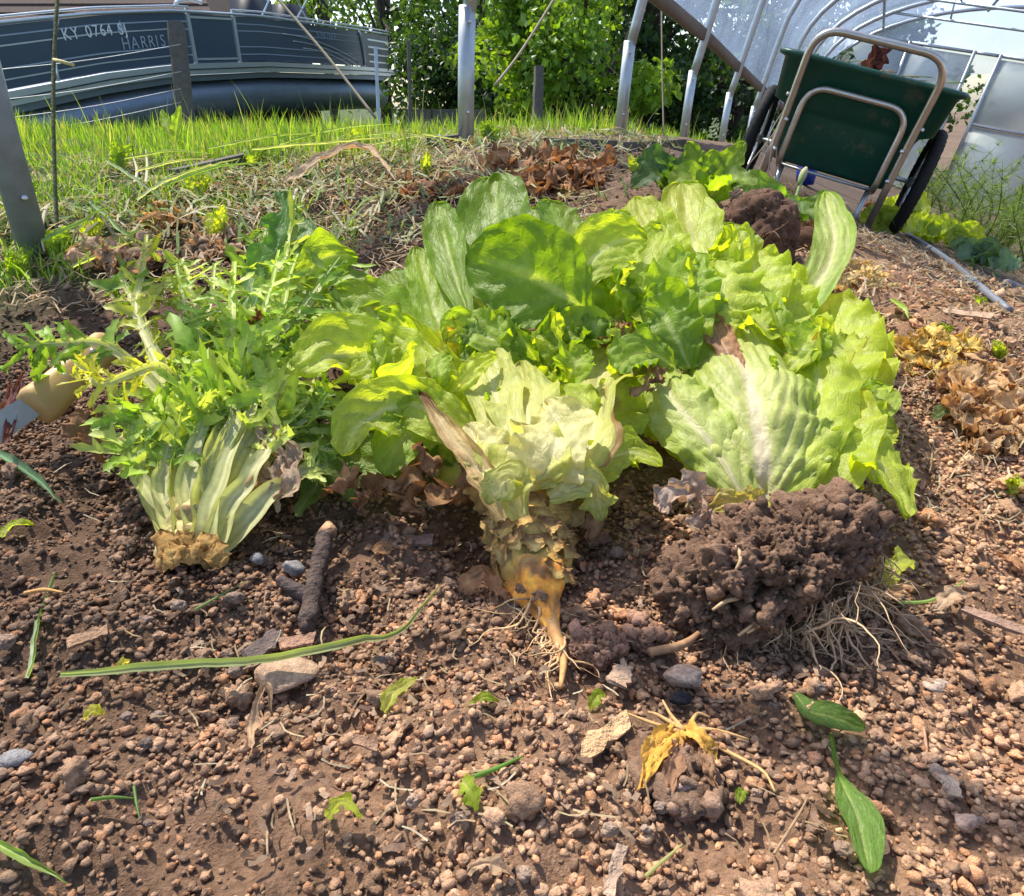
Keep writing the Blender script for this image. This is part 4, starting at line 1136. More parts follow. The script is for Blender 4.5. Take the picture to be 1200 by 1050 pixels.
for s in (-1, 1):
    cx = s * .42
    a = np.linspace(0, 2 * math.pi, 49)
    def ring(R, r, n=10, knob=0.0):
        A = np.linspace(0, 2 * math.pi, 97)[:-1]; Bq = np.arange(n) * 2 * math.pi / n
        AA, BB = np.meshgrid(A, Bq, indexing='ij')
        rr = r + knob * (np.sin(AA * 40 + np.round(BB * 2) * 1.6) > 0.1) * (np.cos(BB) > 0.1)
        v = np.stack([cx + rr * np.sin(BB), (R + rr * np.cos(BB)) * np.cos(AA), .25 + (R + rr * np.cos(BB)) * np.sin(AA)], -1)
        kk = np.arange(96); f = []
        for b in range(n):
            b2 = (b + 1) % n
            f.append(np.stack([kk * n + b, ((kk + 1) % 96) * n + b, ((kk + 1) % 96) * n + b2, kk * n + b2], -1))
        return MB().add(v.reshape(-1, 3), np.concatenate(f))
    ty = ring(.226, .030, 12, .005).build('wheel', 'rubber', cart)
    ring(.200, .010).build('rim', 'galvanised', ty)
    MB().tube([(cx - .035, 0, .25), (cx + .035, 0, .25)], .022, 12).build('hub', 'galvanised', ty)
    for q in range(20):
        a = q * 2 * math.pi / 20
        sx = .025 * (1 if q % 2 else -1)
        MB().tube([(cx + sx, .02 * math.cos(a), .25 + .02 * math.sin(a)), (cx, .2 * math.cos(a + .25), .25 + .2 * math.sin(a + .25))], .0016, 4).build('spoke', 'bolt_steel', ty)
# things in the cart
def cart_w(p): return org + Rc @ (np.array(p, float) * CS)
gq = np.random.default_rng(88)
heap = empty('weed_heap', cart_w((0, .05, .55)), 'pulled weeds and straw showing over the rim of the green cart', 'weeds')
for k in range(60):
    a = cart_w((gq.uniform(-.3, .3), gq.uniform(-.4, .4), gq.uniform(.60, .67)))
    d_ = gq.normal(size=3) * .08; d_[2] = abs(d_[2]) * .3
    c_ = [(.35, .27, .15), (.22, .3, .08), (.28, .2, .12)][k % 3]
    MB().tube([a, a + d_ * .5 + np.array([0, 0, .012]), a + d_], .002, 4, c_).build('stalk', 'root', heap)
blob('soil_lump', heap, cart_w((0, .05, .57)), Rc, (.28, .36, .075), 71, .25, 2.5, (.12, .085, .055))
dl = [cart_w((-.02, -.30, .64)), cart_w((-.01, -.32, .71)), cart_w((.03, -.33, .76))]
leaf(heap, dl, .035, world=True, nrm=(0, -1, .3), col=((.10, .035, .04), (.13, .06, .04), (.2, .1, .08)), prof='torn', jag=.5, ruf=.4, crump=.012, mat='dry_leaf')
dl = [cart_w((-.02, -.30, .64)), cart_w((.02, -.31, .72)), cart_w((-.04, -.32, .78))]
leaf(heap, dl, .022, world=True, nrm=(.4, -1, .3), col=((.10, .035, .04), (.13, .06, .04), (.2, .1, .08)), prof='torn', jag=.5, ruf=.4, crump=.012, mat='dry_leaf')
# rag of dry stalks tied by the wheel
tw = empty('string', cart_w((-.31, -.30, .30)), 'frayed pale string hanging at the left side of the cart', 'string')
for k in range(5):
    o_ = cart_w((-.29, -.44, .45)) + gq.normal(size=3) * .01
    MB().tube(catmull([o_, o_ + np.array([-.03, 0, -.12]) + gq.normal(size=3) * .02, o_ + np.array([-.06, 0, -.26]) + gq.normal(size=3) * .03], 10), .0022, 4, (.4, .33, .25)).build('strand', 'root', tw)

# ------------------------------------------------------------------ boat beyond the lawn
BB0 = np.array([-6.0, 9.15]); BD = unit(np.array([2.8, 8.05])); BN = np.array([BD[1], -BD[0]])
def zdeck(s): return float(np.interp(s, [-1.5, 0, 1.5, 2.9, 5, 8.5, 12], [.24, .52, .77, .94, 1.07, 1.14, 1.14]))
def bp(s, h, out=0.0):
    xy = BB0 + BD * s + BN * out
    return np.array([xy[0], xy[1], zdeck(s) + h])
def s_at(px, lo=-2.0, hi=10.0):
    for _ in range(40):
        m = (lo + hi) / 2; p = bp(m, .3); x = 600 + FPX * p[0] / depth_of(p)
        if x < px: lo = m
        else: hi = m
    return m
boat = empty('pontoon_boat', (BB0[0], BB0[1], float(H0(*BB0))), 'navy pontoon boat with silver rails and lettered side parked beyond the lawn', 'boat')
def strip(s0, s1, h0, h1, out, name, mat, thick=.02, n=24, hf=None, par=None):
    ss = np.linspace(s0, s1, n); v = []
    for s in ss:
        dh = hf(s) if hf else 0
        v += [bp(s, h0 + dh, out), bp(s, h1 + dh, out), bp(s, h1 + dh, out - thick), bp(s, h0 + dh, out - thick)]
    f = []
    for i in range(n - 1):
        for e in range(4):
            f.append([i * 4 + e, i * 4 + (e + 1) % 4, (i + 1) * 4 + (e + 1) % 4, (i + 1) * 4 + e])
    f += [[0, 3, 2, 1], [(n - 1) * 4 + e for e in range(4)]]
    return MB().add(v, f).build(name, mat, par or boat, smooth=False)
SE = 9.6
dA, dB = s_at(226), s_at(277)
strip(-1.5, dA - .03, .06, .70, 0, 'side_panel', 'navy_panel')
door = strip(dA, dB, .06, .70, .0, 'gate', 'navy_panel')
strip(dB + .03, SE, .06, .70, 0, 'side_panel', 'navy_panel')
strip(-1.5, SE + .4, -.11, .04, .06, 'deck_rim', 'aluminium', .12)
strip(-1.5, SE + .4, -.045, -.030, .075, 'rub_rail', 'black_vinyl', .02)
def line(s0, s1, h, r, name='rail', mat='aluminium', out=.03, n=24, hf=None):
    return MB().tube([bp(s, h + (hf(s) if hf else 0), out) for s in np.linspace(s0, s1, n)], r, 6).build(name, mat, boat)
line(-1.5, SE, .73, .022); line(-1.5, dA, .79, .016); line(dB, SE, .79, .014)
for s in (dA - .015, dB + .015): strip(s - .03, s + .03, .04, .80, .025, 'stanchion', 'aluminium', .03, 2)
for h in (.10, .66): strip(dA + .03, dB - .03, h - .015, h + .015, .02, 'gate_rail', 'aluminium', .02, 3)
for k, h in enumerate((.16, .27, .50, .60)):
    strip(-1.5, dA - .05, h - .008, h + .008, .008, 'stripe', 'grey_print' if k % 2 else 'aluminium', .01)
    strip(dB + .06, SE - 1.3, h - .007, h + .007, .008, 'stripe', 'grey_print', .01)
for k, h in enumerate((.14, .28, .42, .56)): strip(SE - .95, SE - .05, h, h + .03, .008, 'stripe', 'aluminium', .01, 4)
for k in range(3):
    line(dB + 1.3 + .3 * k, SE - 1.4, .50 - .1 * k, .008, 'trim_arc', 'aluminium', .012, 14, hf=lambda s, k=k: -.38 * ((s - dB - 1.3 - .3 * k) / (SE - 2.7 - dB - .3 * k)) ** 2)
for (s, lean) in ((s_at(60), .22), (SE - 1.15, -.15)):
    MB().tube([bp(s + lean * (t ** 2), .05 + .66 * t, .025) for t in np.linspace(0, 1, 8)], .02, 6).build('trim_arc', 'aluminium', boat)
pn = MB().tube([bp(-1.5 + i * .42, -.48, -.30) for i in range(27)], .31, 20).build('pontoon', 'pontoon_metal', boat)
MB().tube([bp(-1.5 + i * .42, -.52, -2.1) for i in range(27)], .31, 16).build('pontoon', 'pontoon_metal', boat)
strip(-1.5, SE, -.20, -.115, -.0, 'deck', 'pontoon_metal', 2.4)
strip(-1.5, SE, .06, .70, -2.38, 'side_panel', 'navy_panel')
for s in (1.2, 4.2, 6.9):
    MB().box(bp(s, -.95, -1.1), (.5, 1.9, .3), frame([BN[0], BN[1], 0], UP)).build('block', 'old_wood', boat)
def text(body, s, h, size, mat, shear=0.0):
    adv = s
    for ch in body:
        if ch == ' ':
            adv += size * .42
            continue
        cu = bpy.data.curves.new('letter', 'FONT'); cu.body = ch; cu.size = size; cu.extrude = .002; cu.shear = shear
        tmp = bpy.data.objects.new('letter', cu); COLL.objects.link(tmp)
        bpy.context.view_layer.update()
        me = bpy.data.meshes.new_from_object(tmp.evaluated_get(bpy.context.evaluated_depsgraph_get()))
        wd = tmp.dimensions.x
        bpy.data.objects.remove(tmp)
        me.materials.clear(); me.materials.append(MAT[mat])
        o = bpy.data.objects.new('letter', me); link(o, boat)
        a, b = bp(adv, h, .012), bp(adv + .4, h, .012)
        R_ = frame(b - a, UP); R_ = np.stack([R_[:, 0], R_[:, 2], np.cross(R_[:, 0], R_[:, 2])], 1)
        Mw = Matrix(R_.tolist()).to_4x4(); Mw.translation = Vector(a)
        o.matrix_parent_inverse = Matrix.Translation(-Vector(boat.location))
        o.matrix_basis = Mw
        adv += max(wd, size * .28) + size * .16
text('KY 0764 SJ', s_at(79), .47, .19, 'white_paint')
text('HARRIS', s_at(143), .29, .21, 'grey_print', .1)
text('SUNLINER', s_at(372), .50, .14, 'grey_print')
# decal triangle after the number, seats, bimini frame, motor cover
sq = s_at(141)
MB().add([bp(sq, .50, .012), bp(sq + .16, .50, .012), bp(sq + .08, .64, .012)], [[0, 1, 2, 2]]).build('decal', 'grey_print', boat)
for s in (5.6, 6.7):
    MB().box(bp(s, .55, -.6), (.55, .5, 1.0), frame([BD[0], BD[1], 0], UP)).build('seat', 'black_vinyl', boat)
for (s, t_) in ((5.2, 6.4), (6.6, 5.6), (6.2, 7.6)):
    MB().tube([bp(s, .75, -.1), bp(t_, 1.9, -.1)], .016, 6).build('canopy_tube', 'aluminium', boat)
lv, lf = lump(ICO3, 5, .2, 1.2)
MB().add(lv * np.array([.28, .35, .3]) + bp(SE + .75, .1, -.9), lf).build('motor_cover', 'black_vinyl', boat)
for s in (SE + .15, SE + .5): MB().tube([bp(s, -.1, -.15), bp(s + .1, .5, -.15), bp(s + .35, .52, -.15)], .02, 8).build('ladder_rail', 'aluminium', boat)
MB().tube([bp(3.0, .79, 0.02), bp(3.1, .86, 0), bp(3.4, .9, -.02), bp(3.6, .86, 0)], .03, 8).build('light_pod', 'white_paint', boat)

# house with a brown shingled roof behind the boat
hs = empty('house', (-12, 21, -.45), 'house with a brown shingled roof seen above the boat rail', 'house')
hx0, hx1, hy0, hy1, ez, rz_ = -19.0, -7.9, 21.5, 28.0, 2.2, 5.2
MB().box(((hx0 + hx1) / 2, (hy0 + hy1) / 2 + .2, .87), (hx1 - hx0 - .8, hy1 - hy0 - .8, 2.65)).build('wall', 'siding', hs)
ym = (hy0 + hy1) / 2
rv = [(hx0, hy0, ez), (hx1, hy0, ez), (hx1, hy1, ez), (hx0, hy1, ez), (hx0 + 2.5, ym, rz_), (hx1 - 2.0, ym, rz_)]
rf_ = MB().add(rv, [[0, 1, 5, 4], [2, 3, 4, 5], [1, 2, 5, 5], [3, 0, 4, 4], [3, 2, 1, 0]]).build('roof', 'shingle', hs, smooth=False)
nrow = 13
for k in range(nrow):
    t0, t1 = k / nrow, (k + 1) / nrow
    a0 = np.array([hx0 + 2.5 * t0, hy0 + (ym - hy0) * t0 - .02, ez + (rz_ - ez) * t0 + .045]); a1 = np.array([hx1 - 2.0 * t0, a0[1], a0[2]])
    b0_ = np.array([hx0 + 2.5 * t1, hy0 + (ym - hy0) * t1, ez + (rz_ - ez) * t1 + .012]); b1_ = np.array([hx1 - 2.0 * t1, b0_[1], b0_[2]])
    MB().add([a0, a1, b1_, b0_, a0 - [0, 0, .04], a1 - [0, 0, .04]], [[0, 1, 2, 3], [4, 5, 1, 0]]).build('shingle_course', 'shingle', rf_, smooth=False)

# ------------------------------------------------------------------ trees
def tree(label, base, h, crown_c, crown_r, nl, ls, cols, seed, trunk_r=.16, group='trees beyond the lawn', low=False):
    g = np.random.default_rng(seed)
    e = empty('tree', base, label, 'tree', group)
    base = np.array(base, float); cc = np.array(crown_c, float); cr = np.array(crown_r, float)
    mb = MB()
    tp = catmull([base - UP * .3, base + (cc - base) * .5 + g.normal(size=3) * .12, cc + UP * cr[2] * .3], 12)
    mb.tube(tp, np.linspace(trunk_r, trunk_r * .25, 12), 9, (.09, .075, .06))
    cl = []
    for k in range(26):
        d_ = g.normal(size=3); d_ /= np.linalg.norm(d_)
        c_ = cc + d_ * cr * g.uniform(.45, 1.0)
        cl.append((c_, g.uniform(.22, .42) * cr.mean()))
        o_ = tp[g.integers(4, 11)]
        mb.tube(catmull([o_, (o_ + c_) / 2 + g.normal(size=3) * .15, c_], 8), np.linspace(trunk_r * .3, .012, 8), 5, (.09, .075, .06))
    mb.build('trunk', 'bark', e)
    idx = g.integers(0, len(cl), nl)
    C_ = np.array([c[0] for c in cl])[idx]; Rr = np.array([c[1] for c in cl])[idx]
    d_ = g.normal(size=(nl, 3)); d_ /= np.linalg.norm(d_, axis=1)[:, None]
    P_ = C_ + d_ * (Rr * g.uniform(.25, 1.08, nl) ** .6)[:, None] * np.array([1.15, 1.15, .8])
    a_ = g.normal(size=(nl, 3)); a_[:, 2] -= .5; a_ /= np.linalg.norm(a_, axis=1)[:, None]
    b_ = np.cross(a_, g.normal(size=(nl, 3))); b_ /= np.linalg.norm(b_, axis=1)[:, None]
    s = ls * g.uniform(.6, 1.4, nl)[:, None]
    n_ = np.cross(a_, b_)
    q = np.stack([P_, P_ + a_ * s * .45 + b_ * s * .34 + n_ * s * .08, P_ + a_ * s, P_ + a_ * s * .45 - b_ * s * .34 + n_ * s * .08], 1)
    cidx = np.array(cols)[g.integers(0, len(cols), len(cl))][idx] * g.uniform(.7, 1.3, nl)[:, None]
    MB().add(q.reshape(-1, 3), np.arange(nl * 4).reshape(-1, 4), np.repeat(cidx, 4, 0)).build('crown', 'tree_leaf', e, smooth=False)
    return e
DK = [(.040, .085, .022), (.055, .105, .028), (.032, .070, .020)]
MD = [(.07, .13, .026), (.09, .16, .03), (.055, .11, .022)]
LT = [(.15, .26, .03), (.20, .31, .035), (.12, .21, .028)]
gz = -.45
tree('bright leafy tree with sunlit yellow green foliage right of the middle steel post', (1.3, 11.5, -.3), 4, (1.0, 11.2, 1.55), (1.5, 1.2, 1.35), 8000, .11, LT, 401, .12)
tree('dark tree standing straight behind the middle steel post', (-.7, 17.5, gz), 7, (-.7, 17.5, 2.6), (2.1, 1.8, 2.9), 4200, .15, MD, 402, .22)
tree('dark tree with a pale sky gap just right of the boat stern', (-3.4, 20, gz), 8, (-3.3, 20, 2.6), (1.5, 1.6, 2.4), 2600, .14, MD, 403, .2)
tree('lighter mid green tree above the boat stern seat', (-6.3, 27, gz), 8, (-6.4, 27, 4.0), (1.7, 2, 2.6), 2600, .2, LT, 404, .2)
tree('broad dark tree filling the gap between the bright tree and the next steel bow', (2.8, 15.5, gz), 7, (2.8, 15.5, 2.2), (2.1, 1.8, 2.7), 9000, .14, DK, 405, .22)
tree('dark tree under the tunnel hip board', (5.2, 17, gz), 7, (5.2, 17, 1.8), (2.4, 2, 2.5), 9000, .15, DK, 406, .22)
tree('dark tree farthest right under the plastic edge', (8.4, 19, gz), 7, (8.3, 19, 1.6), (2.6, 2, 2.5), 8000, .17, DK, 407, .22)
tree('dark tree top poking over the left end of the house roof', (-22, 33, gz), 9, (-22, 33, 5.0), (4.5, 3, 3.6), 6000, .3, DK, 408, .3)
tree('low dark bushy tree behind the wooden fence post on the right', (.6, 14.2, gz), 5, (.6, 14.2, .7), (1.9, 1.2, 1.1), 7000, .12, DK, 409, .14)
tree('low dark bushy tree left of the middle post behind the grey board fence', (-1.1, 15.4, gz), 5, (-1.1, 15.4, .8), (1.4, 1.2, 1.2), 6000, .12, DK, 410, .14)
tree('low dark bushy tree deep in shade behind the row of steel posts', (4.0, 13.2, gz), 5, (4.0, 13.2, .5), (1.8, 1.2, 1.1), 7000, .12, DK, 411, .14)
tree('low dark bushy tree at the far end of the row of steel posts', (6.4, 15.2, gz), 5, (6.5, 15.2, .5), (1.9, 1.2, 1.3), 7000, .12, DK, 412, .14)

# ------------------------------------------------------------------ posts, wires, boards
def post(label, px, py0, py1, d, wpx, mat='old_wood', name='fence_post'):
    b = W(px, py1, d); t = W(px + (px - 430) / 1900 * (py1 - py0) * .5, py0, d)
    b[2] = min(b[2], float(H(b[0], b[1]))) - .05
    g = np.random.default_rng(int(px))
    r = wpx * d / FPX / 2
    P_ = np.linspace(b, t, 8); 
    v = MB()
    R_ = frame((1, .25, 0), t - b)
    for k in range(1):
        prof_ = np.array([[-1, -.8], [-.8, -1], [.8, -1], [1, -.8], [1, .8], [.8, 1], [-.8, 1], [-1, .8]]) * r
        vs2 = np.concatenate([p + (prof_[:, 0:1] * R_[:, 0] + prof_[:, 1:2] * R_[:, 1]) * (1 + .05 * g.normal()) for p in P_])
        kk = np.arange(8)
        f = np.concatenate([np.stack([i * 8 + kk, i * 8 + (kk + 1) % 8, (i + 1) * 8 + (kk + 1) % 8, (i + 1) * 8 + kk], -1) for i in range(7)])
        v.add(vs2, f); v.add(np.concatenate([vs2[-8:], t[None]]), np.stack([kk, (kk + 1) % 8, np.full(8, 8), np.full(8, 8)], -1))
    return tag(v.build(name, mat, smooth=False), label, 'post')
post('weathered dark wooden fence post in front of the boat', 212, 28, 128, 5.2, 17)
post('short grey wooden fence post below the bright leafy tree', 629, 78, 128, 6.0, 10)
post('thin grey pipe standing by the boat stern', 440, 55, 112, 6.0, 4, 'galvanised', 'pipe')
post('slim pale stake right of the boat stern', 478, 48, 118, 6.0, 4, 'old_wood', 'stake')
cane = MB().tube(catmull([G(62, 292) - UP * .05, W(64, 200, 1.48), W(63, 80, 1.52), W(70, -40, 1.56)], 20), .0042, 7, (.10, .11, .05)).build('cane', 'bark')
tag(cane, 'thin dark garden cane standing just right of the left steel post', 'cane')
tag(MB().tube([W(63, 70, 1.518), W(72, 72, 1.51), W(86, 76, 1.50)], .004, 5, (.5, .42, .2)).build('tie', 'root'), 'scrap of pale twine tied to the thin garden cane', 'twine')
for k, (y0, y1) in enumerate(((75, 60), (112, 92), (135, 112), (155, 128))):
    a_, b_ = W(-60, y0 + 12, 3.6), W(212, y1 - 8, 5.15)
    tag(MB().tube(catmull([a_, (a_ + b_) / 2 - UP * .02, b_], 12), .0022, 4).build('fence_wire', 'bolt_steel'), ['top', 'second', 'third', 'lowest'][k] + ' fence wire running left from the dark wooden post', 'wire', 'fence wires in front of the boat')
tag(MB().tube(catmull([W(318, -10, 3.1), W(380, 62, 3.0), W(440, 138, 2.9)], 14), .006, 6).build('guy_rope', 'rope'), 'brown rope slanting down in front of the boat to the grass', 'rope')
tag(MB().tube(catmull([W(656, -12, 3.4), W(612, 58, 3.2), W(580, 100, 3.05)], 14), .006, 6).build('guy_rope', 'rope'), 'thin pale line slanting down to the grass right of the middle post', 'rope')
tag(MB().tube(catmull([W(775, -10, 4.2), W(776, 80, 4.2), W(778, 165, 4.2)], 10), .005, 5).build('hanging_cord', 'rope'), 'thin cord hanging down between two steel posts', 'cord')
for k, (x0, y0, x1, y1, lab) in enumerate(((205, 212, 305, 188, 'grey weathered board edging the bed left of the middle post'), (505, 172, 548, 166, 'grey edging board at the foot of the middle post'), (640, 172, 720, 176, 'dark edging board between the two middle posts'), (735, 178, 800, 172, 'dark edging board right of the second middle post'))):
    a_, b_ = G(x0, y0), G(x1, y1)
    tag(MB().box((a_ + b_) / 2 + UP * .004, (np.linalg.norm(b_ - a_), .03, .05), frame(b_ - a_, UP)).build('edging_board', 'old_wood', smooth=False), lab, 'board')
fb = empty('board_fence', (-1.3, 10.5, -.2), 'low grey board fence in the shade left of the middle post', 'fence')
for k in range(3):
    MB().box((-1.3 + k * .38, 10.5 + .02 * (k % 2), .02), (.36, .03, .7)).build('board', 'old_wood', fb, smooth=False)
MB().box((-.92, 10.55, .2), (1.15, .05, .08)).build('rail', 'old_wood', fb)

# ------------------------------------------------------------------ grass
def blades(mb, xy, hgt, wid, g, cols, lean=.35, seg=4):
    n = len(xy)
    z = H(xy[:, 0], xy[:, 1]) - .008
    a = g.uniform(0, 6.283, n)
    d_ = np.stack([np.cos(a), np.sin(a)], -1) * (lean * g.uniform(.2, 1.3, n) * hgt)[:, None]
    sa = a + math.pi / 2 + g.normal(size=n) * .5
    sd = np.stack([np.cos(sa), np.sin(sa)], -1)
    t = np.linspace(0, 1, seg)
    V_ = np.zeros((n, seg, 2, 3))
    for k, tt in enumerate(t):
        w_ = wid * (1 - tt ** 1.6 * .93) / 2
        c2 = xy + d_ * tt ** 1.8
        for s, sg in enumerate((-1, 1)):
            V_[:, k, s, :2] = c2 + sd * (sg * w_)[:, None]
            V_[:, k, s, 2] = z + hgt * (tt - .18 * lean * tt ** 3)
    b = np.arange(n)[:, None] * seg * 2
    f = np.concatenate([b + np.array([[k * 2, k * 2 + 1, k * 2 + 3, k * 2 + 2]]) for k in range(seg - 1)])
    c_ = np.array(cols)[g.integers(0, len(cols), n)] * g.uniform(.7, 1.3, n)[:, None]
    mb.add(V_.reshape(-1, 3), f, np.repeat(c_, seg * 2, 0))
g = np.random.default_rng(91)
GC = [(.13, .25, .035), (.18, .30, .04), (.10, .19, .03), (.24, .33, .06), (.30, .30, .12)]
mg = MB()
def lawn_pts(n, y0, y1, xl, xr, thr=.55):
    y = g.uniform(y0, y1, n); x = g.uniform(xl, xr, n) * y
    k = lawn_mask(x, y) + g.uniform(-.25, .25, n) > thr
    return np.stack([x[k], y[k]], -1)
for (n, y0, y1, h0, h1, w0) in ((9000, 1.3, 2.4, .015, .06, .004), (22000, 2.2, 4.2, .03, .12, .005), (24000, 4.0, 7.5, .06, .17, .007), (9000, 7.0, 11, .1, .22, .012)):
    xy = lawn_pts(int(n * 1.2), y0, y1, -1.2, .45, .55 if y0 > 3 else .95)
    pt = .55 + .6 * n2(xy[:, 0], xy[:, 1], 2.2, 95, 3)
    hh = (h0 + (h1 - h0) * g.beta(1.6, 2, len(xy))) * np.clip(pt + .25, .2, 1.9)
    blades(mg, xy, hh, np.full(len(xy), w0) * g.uniform(.6, 1.3, len(xy)), g, GC)
yl = g.uniform(1.25, 2.5, 9000); xy = np.stack([g.uniform(-.95, -.22, 9000) * yl, yl], -1)
xy = xy[(n2(xy[:, 0], xy[:, 1], 6.0, 97, 2) + .9 * (-(xy[:, 0] / xy[:, 1]) - .55) > -.05)]
blades(mg, xy, g.uniform(.015, .07, len(xy)), np.full(len(xy), .0032) * g.uniform(.6, 1.5, len(xy)), g, GC[:4], .7)
xy = lawn_pts(260, 2.6, 6, -.9, .4); blades(mg, xy, g.uniform(.12, .26, len(xy)), np.full(len(xy), .0035), g, [(.2, .25, .08), (.28, .28, .14)], .5, 6)
tag(mg.build('grass', 'grass'), 'sunlit green grass covering the lawn behind the posts', 'grass', kind='stuff')

# straw and clippings along the bed edge
ml = MB()
def strands(n, y0, y1, xl, xr, L, cols, wid, thr=None, lift=.012):
    y = g.uniform(y0, y1, n); x = g.uniform(xl, xr, n) * y
    if thr is not None:
        k = np.abs((rowx(y) - x) + .05 + .1 * g.normal(size=n)) < thr
        x, y = x[k], y[k]
    n = len(x)
    a = g.uniform(0, 6.283, n); l = L * g.uniform(.3, 1.2, n)
    t = np.linspace(-.5, .5, 4)
    cv = g.normal(size=n) * .35
    V_ = np.zeros((n, 4, 2, 3))
    for k, tt in enumerate(t):
        aa = a + cv * tt
        cx_, cy_ = x + np.cos(aa) * l * tt, y + np.sin(aa) * l * tt
        zz = H(cx_, cy_) + .006 + lift * g.uniform(0, 1, n) * (1 + 1.2 * tt * np.sign(g.normal(size=n)))
        for s, sg in enumerate((-1, 1)):
            V_[:, k, s] = np.stack([cx_ - np.sin(aa) * sg * wid, cy_ + np.cos(aa) * sg * wid, zz + sg * wid * .5 * g.normal(size=n)], -1)
    b = np.arange(n)[:, None] * 8
    f = np.concatenate([b + np.array([[k * 2, k * 2 + 1, k * 2 + 3, k * 2 + 2]]) for k in range(3)])
    c_ = np.array(cols)[g.integers(0, len(cols), n)] * g.uniform(.6, 1.25, n)[:, None]
    ml.add(V_.reshape(-1, 3), f, np.repeat(c_, 8, 0))
STRAW = [(.42, .33, .20), (.34, .25, .15), (.28, .19, .11), (.46, .40, .28)]
CLIP = [(.22, .28, .12), (.30, .33, .18), (.38, .36, .24), (.16, .24, .08)]
strands(2600, 1.15, 2.3, -.75, .12, .075, STRAW, .0013)
strands(2200, 1.4, 3.2, -.85, .3, .13, CLIP, .0028, .5, .03)
strands(1500, 1.5, 3.2, -.85, .3, .12, STRAW, .002, .5, .025)
strands(1800, 1.2, 3.5, .35, .85, .07, STRAW, .0016)
strands(800, .6, 1.2, .3, .9, .03, STRAW, .0009)
strands(420, .25, 1.1, -.75, .75, .025, STRAW, .0006, lift=.003)
strands(700, .25, 1.1, -.75, .75, .012, [(.10, .065, .045), (.2, .13, .09), (.34, .24, .17)], .0018, lift=.001)
tag(ml.build('straw_litter', 'dry_leaf'), 'dry straw and cut grass littering the bed edge', 'straw', kind='stuff')

# ------------------------------------------------------------------ heaps of dead leaves
TAN = ((.40, .27, .17), (.48, .34, .22), (.5, .38, .26))
RUST = ((.28, .14, .07), (.36, .20, .10), (.40, .25, .14))
gd = np.random.default_rng(700)
def cloud(cx, cy, rx, ry, n, seed):
    q = np.random.default_rng(seed)
    a = q.uniform(0, 6.283, n); r = np.sqrt(q.uniform(0, 1, n))
    return [(cx + rx * r[i] * math.cos(a[i]), cy + ry * r[i] * math.sin(a[i])) for i in range(n)]
def heap(label, cx, cy, rx, ry, n, col, size, seed, crump=.02, mat='dry_leaf', lump_=True):
    e = dried('dead_leaf_heap', label, cloud(cx, cy, rx, ry, n, seed), cat='leaf heap', col=col, size=size, seed=seed, grd=True, crump=crump)
    if lump_:
        p = G(cx, cy); d_ = depth_of(p)
        blob('soil_lump', e, p, np.eye(3), (rx * d_ / FPX * .8, rx * d_ / FPX * .35, ry * d_ / FPX * .9), seed, .35, 2.5, np.array(col[0]) * .45, ic=ICO3)
    return e
heap('heap of rust brown dead leaves right behind the round leaved lettuce', 640, 212, 75, 20, 34, RUST, 20, 711)
heap('low heap of reddish brown dead leaves left of the round leaved lettuce top', 520, 224, 60, 12, 20, RUST, 14, 712, .014)
heap('pinkish tan dried leaves behind the endive on the left', 150, 308, 50, 18, 16, TAN, 20, 713)
heap('crumpled tan dried leaf bundle behind the middle of the endive', 245, 295, 42, 14, 14, TAN, 18, 714)
heap('small orange brown dried leaves below the thin cane', 195, 262, 40, 14, 12, ((.42, .22, .06), (.44, .28, .12), (.45, .3, .15)), 13, 715, .012)
heap('yellowing wilted leaves in the dead heap on the right', 1100, 425, 45, 22, 30, ((.52, .36, .08), (.58, .44, .16), (.6, .48, .22)), 15, 716, .014, lump_=False)
heap('tan papery dead leaves spread at the right edge', 1160, 480, 50, 50, 46, ((.46, .28, .13), (.54, .36, .2), (.56, .4, .24)), 19, 717, .016, lump_=False)
heap('rust brown shredded leaf litter behind the upright pale leaf', 935, 290, 55, 26, 30, RUST, 12, 718, .01)
heap('pale yellow wilted leaves on the soil below the cart wheel', 1010, 335, 38, 20, 18, ((.5, .38, .14), (.55, .42, .2), (.58, .46, .26)), 11, 719, .01, lump_=False)
heap('scattered brown dead leaves in the shade beneath the cart', 980, 250, 60, 14, 18, RUST, 9, 720, .008, lump_=False)

# clump of dug soil with a root behind the light lettuce
dc = empty('soil_clump', G(890, 300), 'dark dug up clump of soil standing behind the light green lettuce', 'soil clump')
pc = G(885, 305)
blob('clump', dc, pc + UP * .05, np.eye(3), (.075, .07, .085), 31, .5, 1.8, (.13, .072, .048), ic=ICO4, crumbs=350)
blob('clump', dc, pc + UP * .03 + np.array([-.06, 0, 0]), np.eye(3), (.06, .055, .04), 32, .5, 2.0, (.17, .1, .068), ic=ICO4, crumbs=200)
roots(dc, [pc + UP * .05 + np.array([-.02, -.07, 0])], [dirw(-.2, -.5, -.5), dirw(0, -.5, .5)], 5, .07, .0022, (.2, .11, .06), 33, .5)

